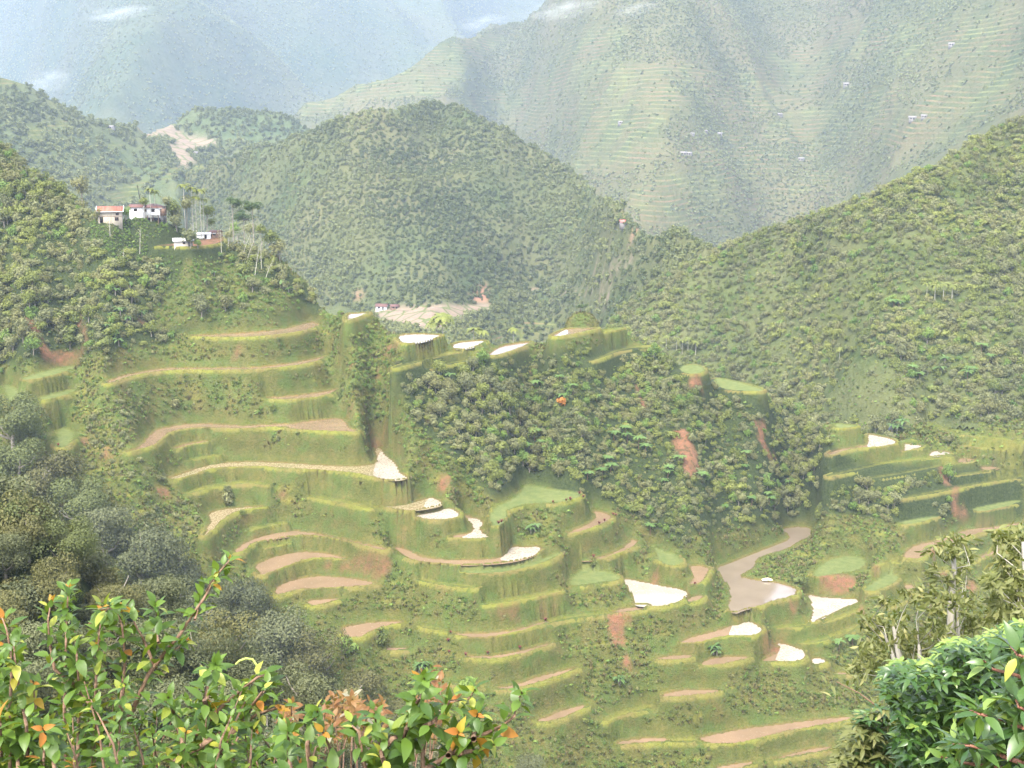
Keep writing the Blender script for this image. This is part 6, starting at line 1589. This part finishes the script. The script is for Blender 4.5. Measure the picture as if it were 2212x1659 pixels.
thin_tree('thin tree with white stems and sparse olive leaves, standing before the lower right terraces', 27., 911,
    [('960,1000 960,820 968,500 990,250 980,60', .09), ('1020,1000 1018,760 1012,560', .07), ('620,1000 600,880 572,720 560,660', .07), ('600,1000 550,850 500,720', .06), ('750,1000 745,830 740,780', .06)],
    [(980, 60, 60), (1050, 60, 50), (870, 120, 60), (960, 150, 60), (1090, 150, 50), (830, 290, 80), (960, 310, 70), (1040, 250, 60), (760, 420, 70), (690, 440, 60), (880, 440, 70), (1000, 470, 80), (1100, 500, 80), (850, 560, 70), (960, 600, 80), (1060, 640, 80), (1130, 600, 60), (500, 480, 50), (590, 600, 80), (470, 640, 70), (400, 640, 60), (350, 610, 45), (520, 700, 80), (640, 700, 80), (730, 720, 80), (830, 690, 80), (920, 720, 80), (420, 760, 80), (380, 850, 70), (480, 840, 80), (570, 860, 70), (680, 820, 80), (780, 840, 80), (1000, 740, 70), (1100, 720, 70), (1200, 640, 60), (360, 960, 70), (280, 980, 60), (440, 940, 70)], n=22)
thin_tree('thin tree with drooping olive leaves leaning in at the right edge', 21., 912,
    [('1560,900 1540,600 1500,300 1480,60', .09)],
    [(1450, 40, 80), (1380, 60, 60), (1300, 10, 50), (1340, 160, 60), (1430, 140, 80), (1350, 250, 70), (1450, 260, 80), (1260, 340, 50), (1330, 360, 70), (1430, 370, 80), (1290, 450, 60), (1380, 470, 80), (1460, 480, 80), (1310, 540, 60), (1420, 560, 70), (1250, 570, 40)], n=24)
log('foreground')
# ------------------------------------------------------------------ the hazy air
bpy.ops.mesh.primitive_cube_add(size=1, location=(-400, 2750, 350)); o = bpy.context.object; o.name = 'haze'; o.scale = (7000, 7000, 1500)
o['kind'] = 'stuff'; o['label'] = 'thin pale haze filling the valley'
t = NT('haze'); v = t.n('ShaderNodeVolumePrincipled'); v.inputs['Color'].default_value = (.57, .69, .92, 1); v.inputs['Density'].default_value = .00012
t.t.links.new(v.outputs[0], t.out.inputs['Volume']); o.data.materials.append(t.m)
# ---- wisps of cloud clinging to the far slopes
def mat_wisp(dens):
    t = NT('wisp of cloud'); co = t.n('ShaderNodeTexCoord').outputs['Object']
    g = t.n('ShaderNodeVectorMath', operation='LENGTH'); t.t.links.new(co, g.inputs[0])
    f = t.math('SUBTRACT', 1., g.outputs['Value']); n = t.ramp(t.noise(1.9, co, 4, .65), .44, .72)
    d = t.math('MULTIPLY', t.math('MULTIPLY', t.math('MAXIMUM', f, 0.), n), dens)
    v = t.n('ShaderNodeVolumePrincipled'); v.inputs['Color'].default_value = (.97, .98, 1, 1); t.t.links.new(d, v.inputs['Density'])
    t.t.links.new(v.outputs[0], t.out.inputs['Volume']); return t.m
MWISP = mat_wisp(.028)
for px, py, d, sx, sz in [(1040, 48, 2150, 50, 16), (1215, 20, 2000, 70, 18), (1370, 18, 1900, 45, 12), (255, 28, 2700, 85, 16), (105, 172, 2350, 50, 26)]:
    p = ray(px, py) * d
    bpy.ops.mesh.primitive_ico_sphere_add(subdivisions=3, radius=1, location=tuple(p)); q = bpy.context.object; q.name = 'cloud_wisp'
    q.scale = (sx, sx * .5, sz); q.rotation_euler = (0, R(-8), 0); q['kind'] = 'stuff'; q['label'] = 'white wisp of cloud against the far mountains'
    q.data.materials.append(MWISP)
scene.cycles.volume_step_rate = 2.0; scene.cycles.volume_max_steps = 64
log('built')
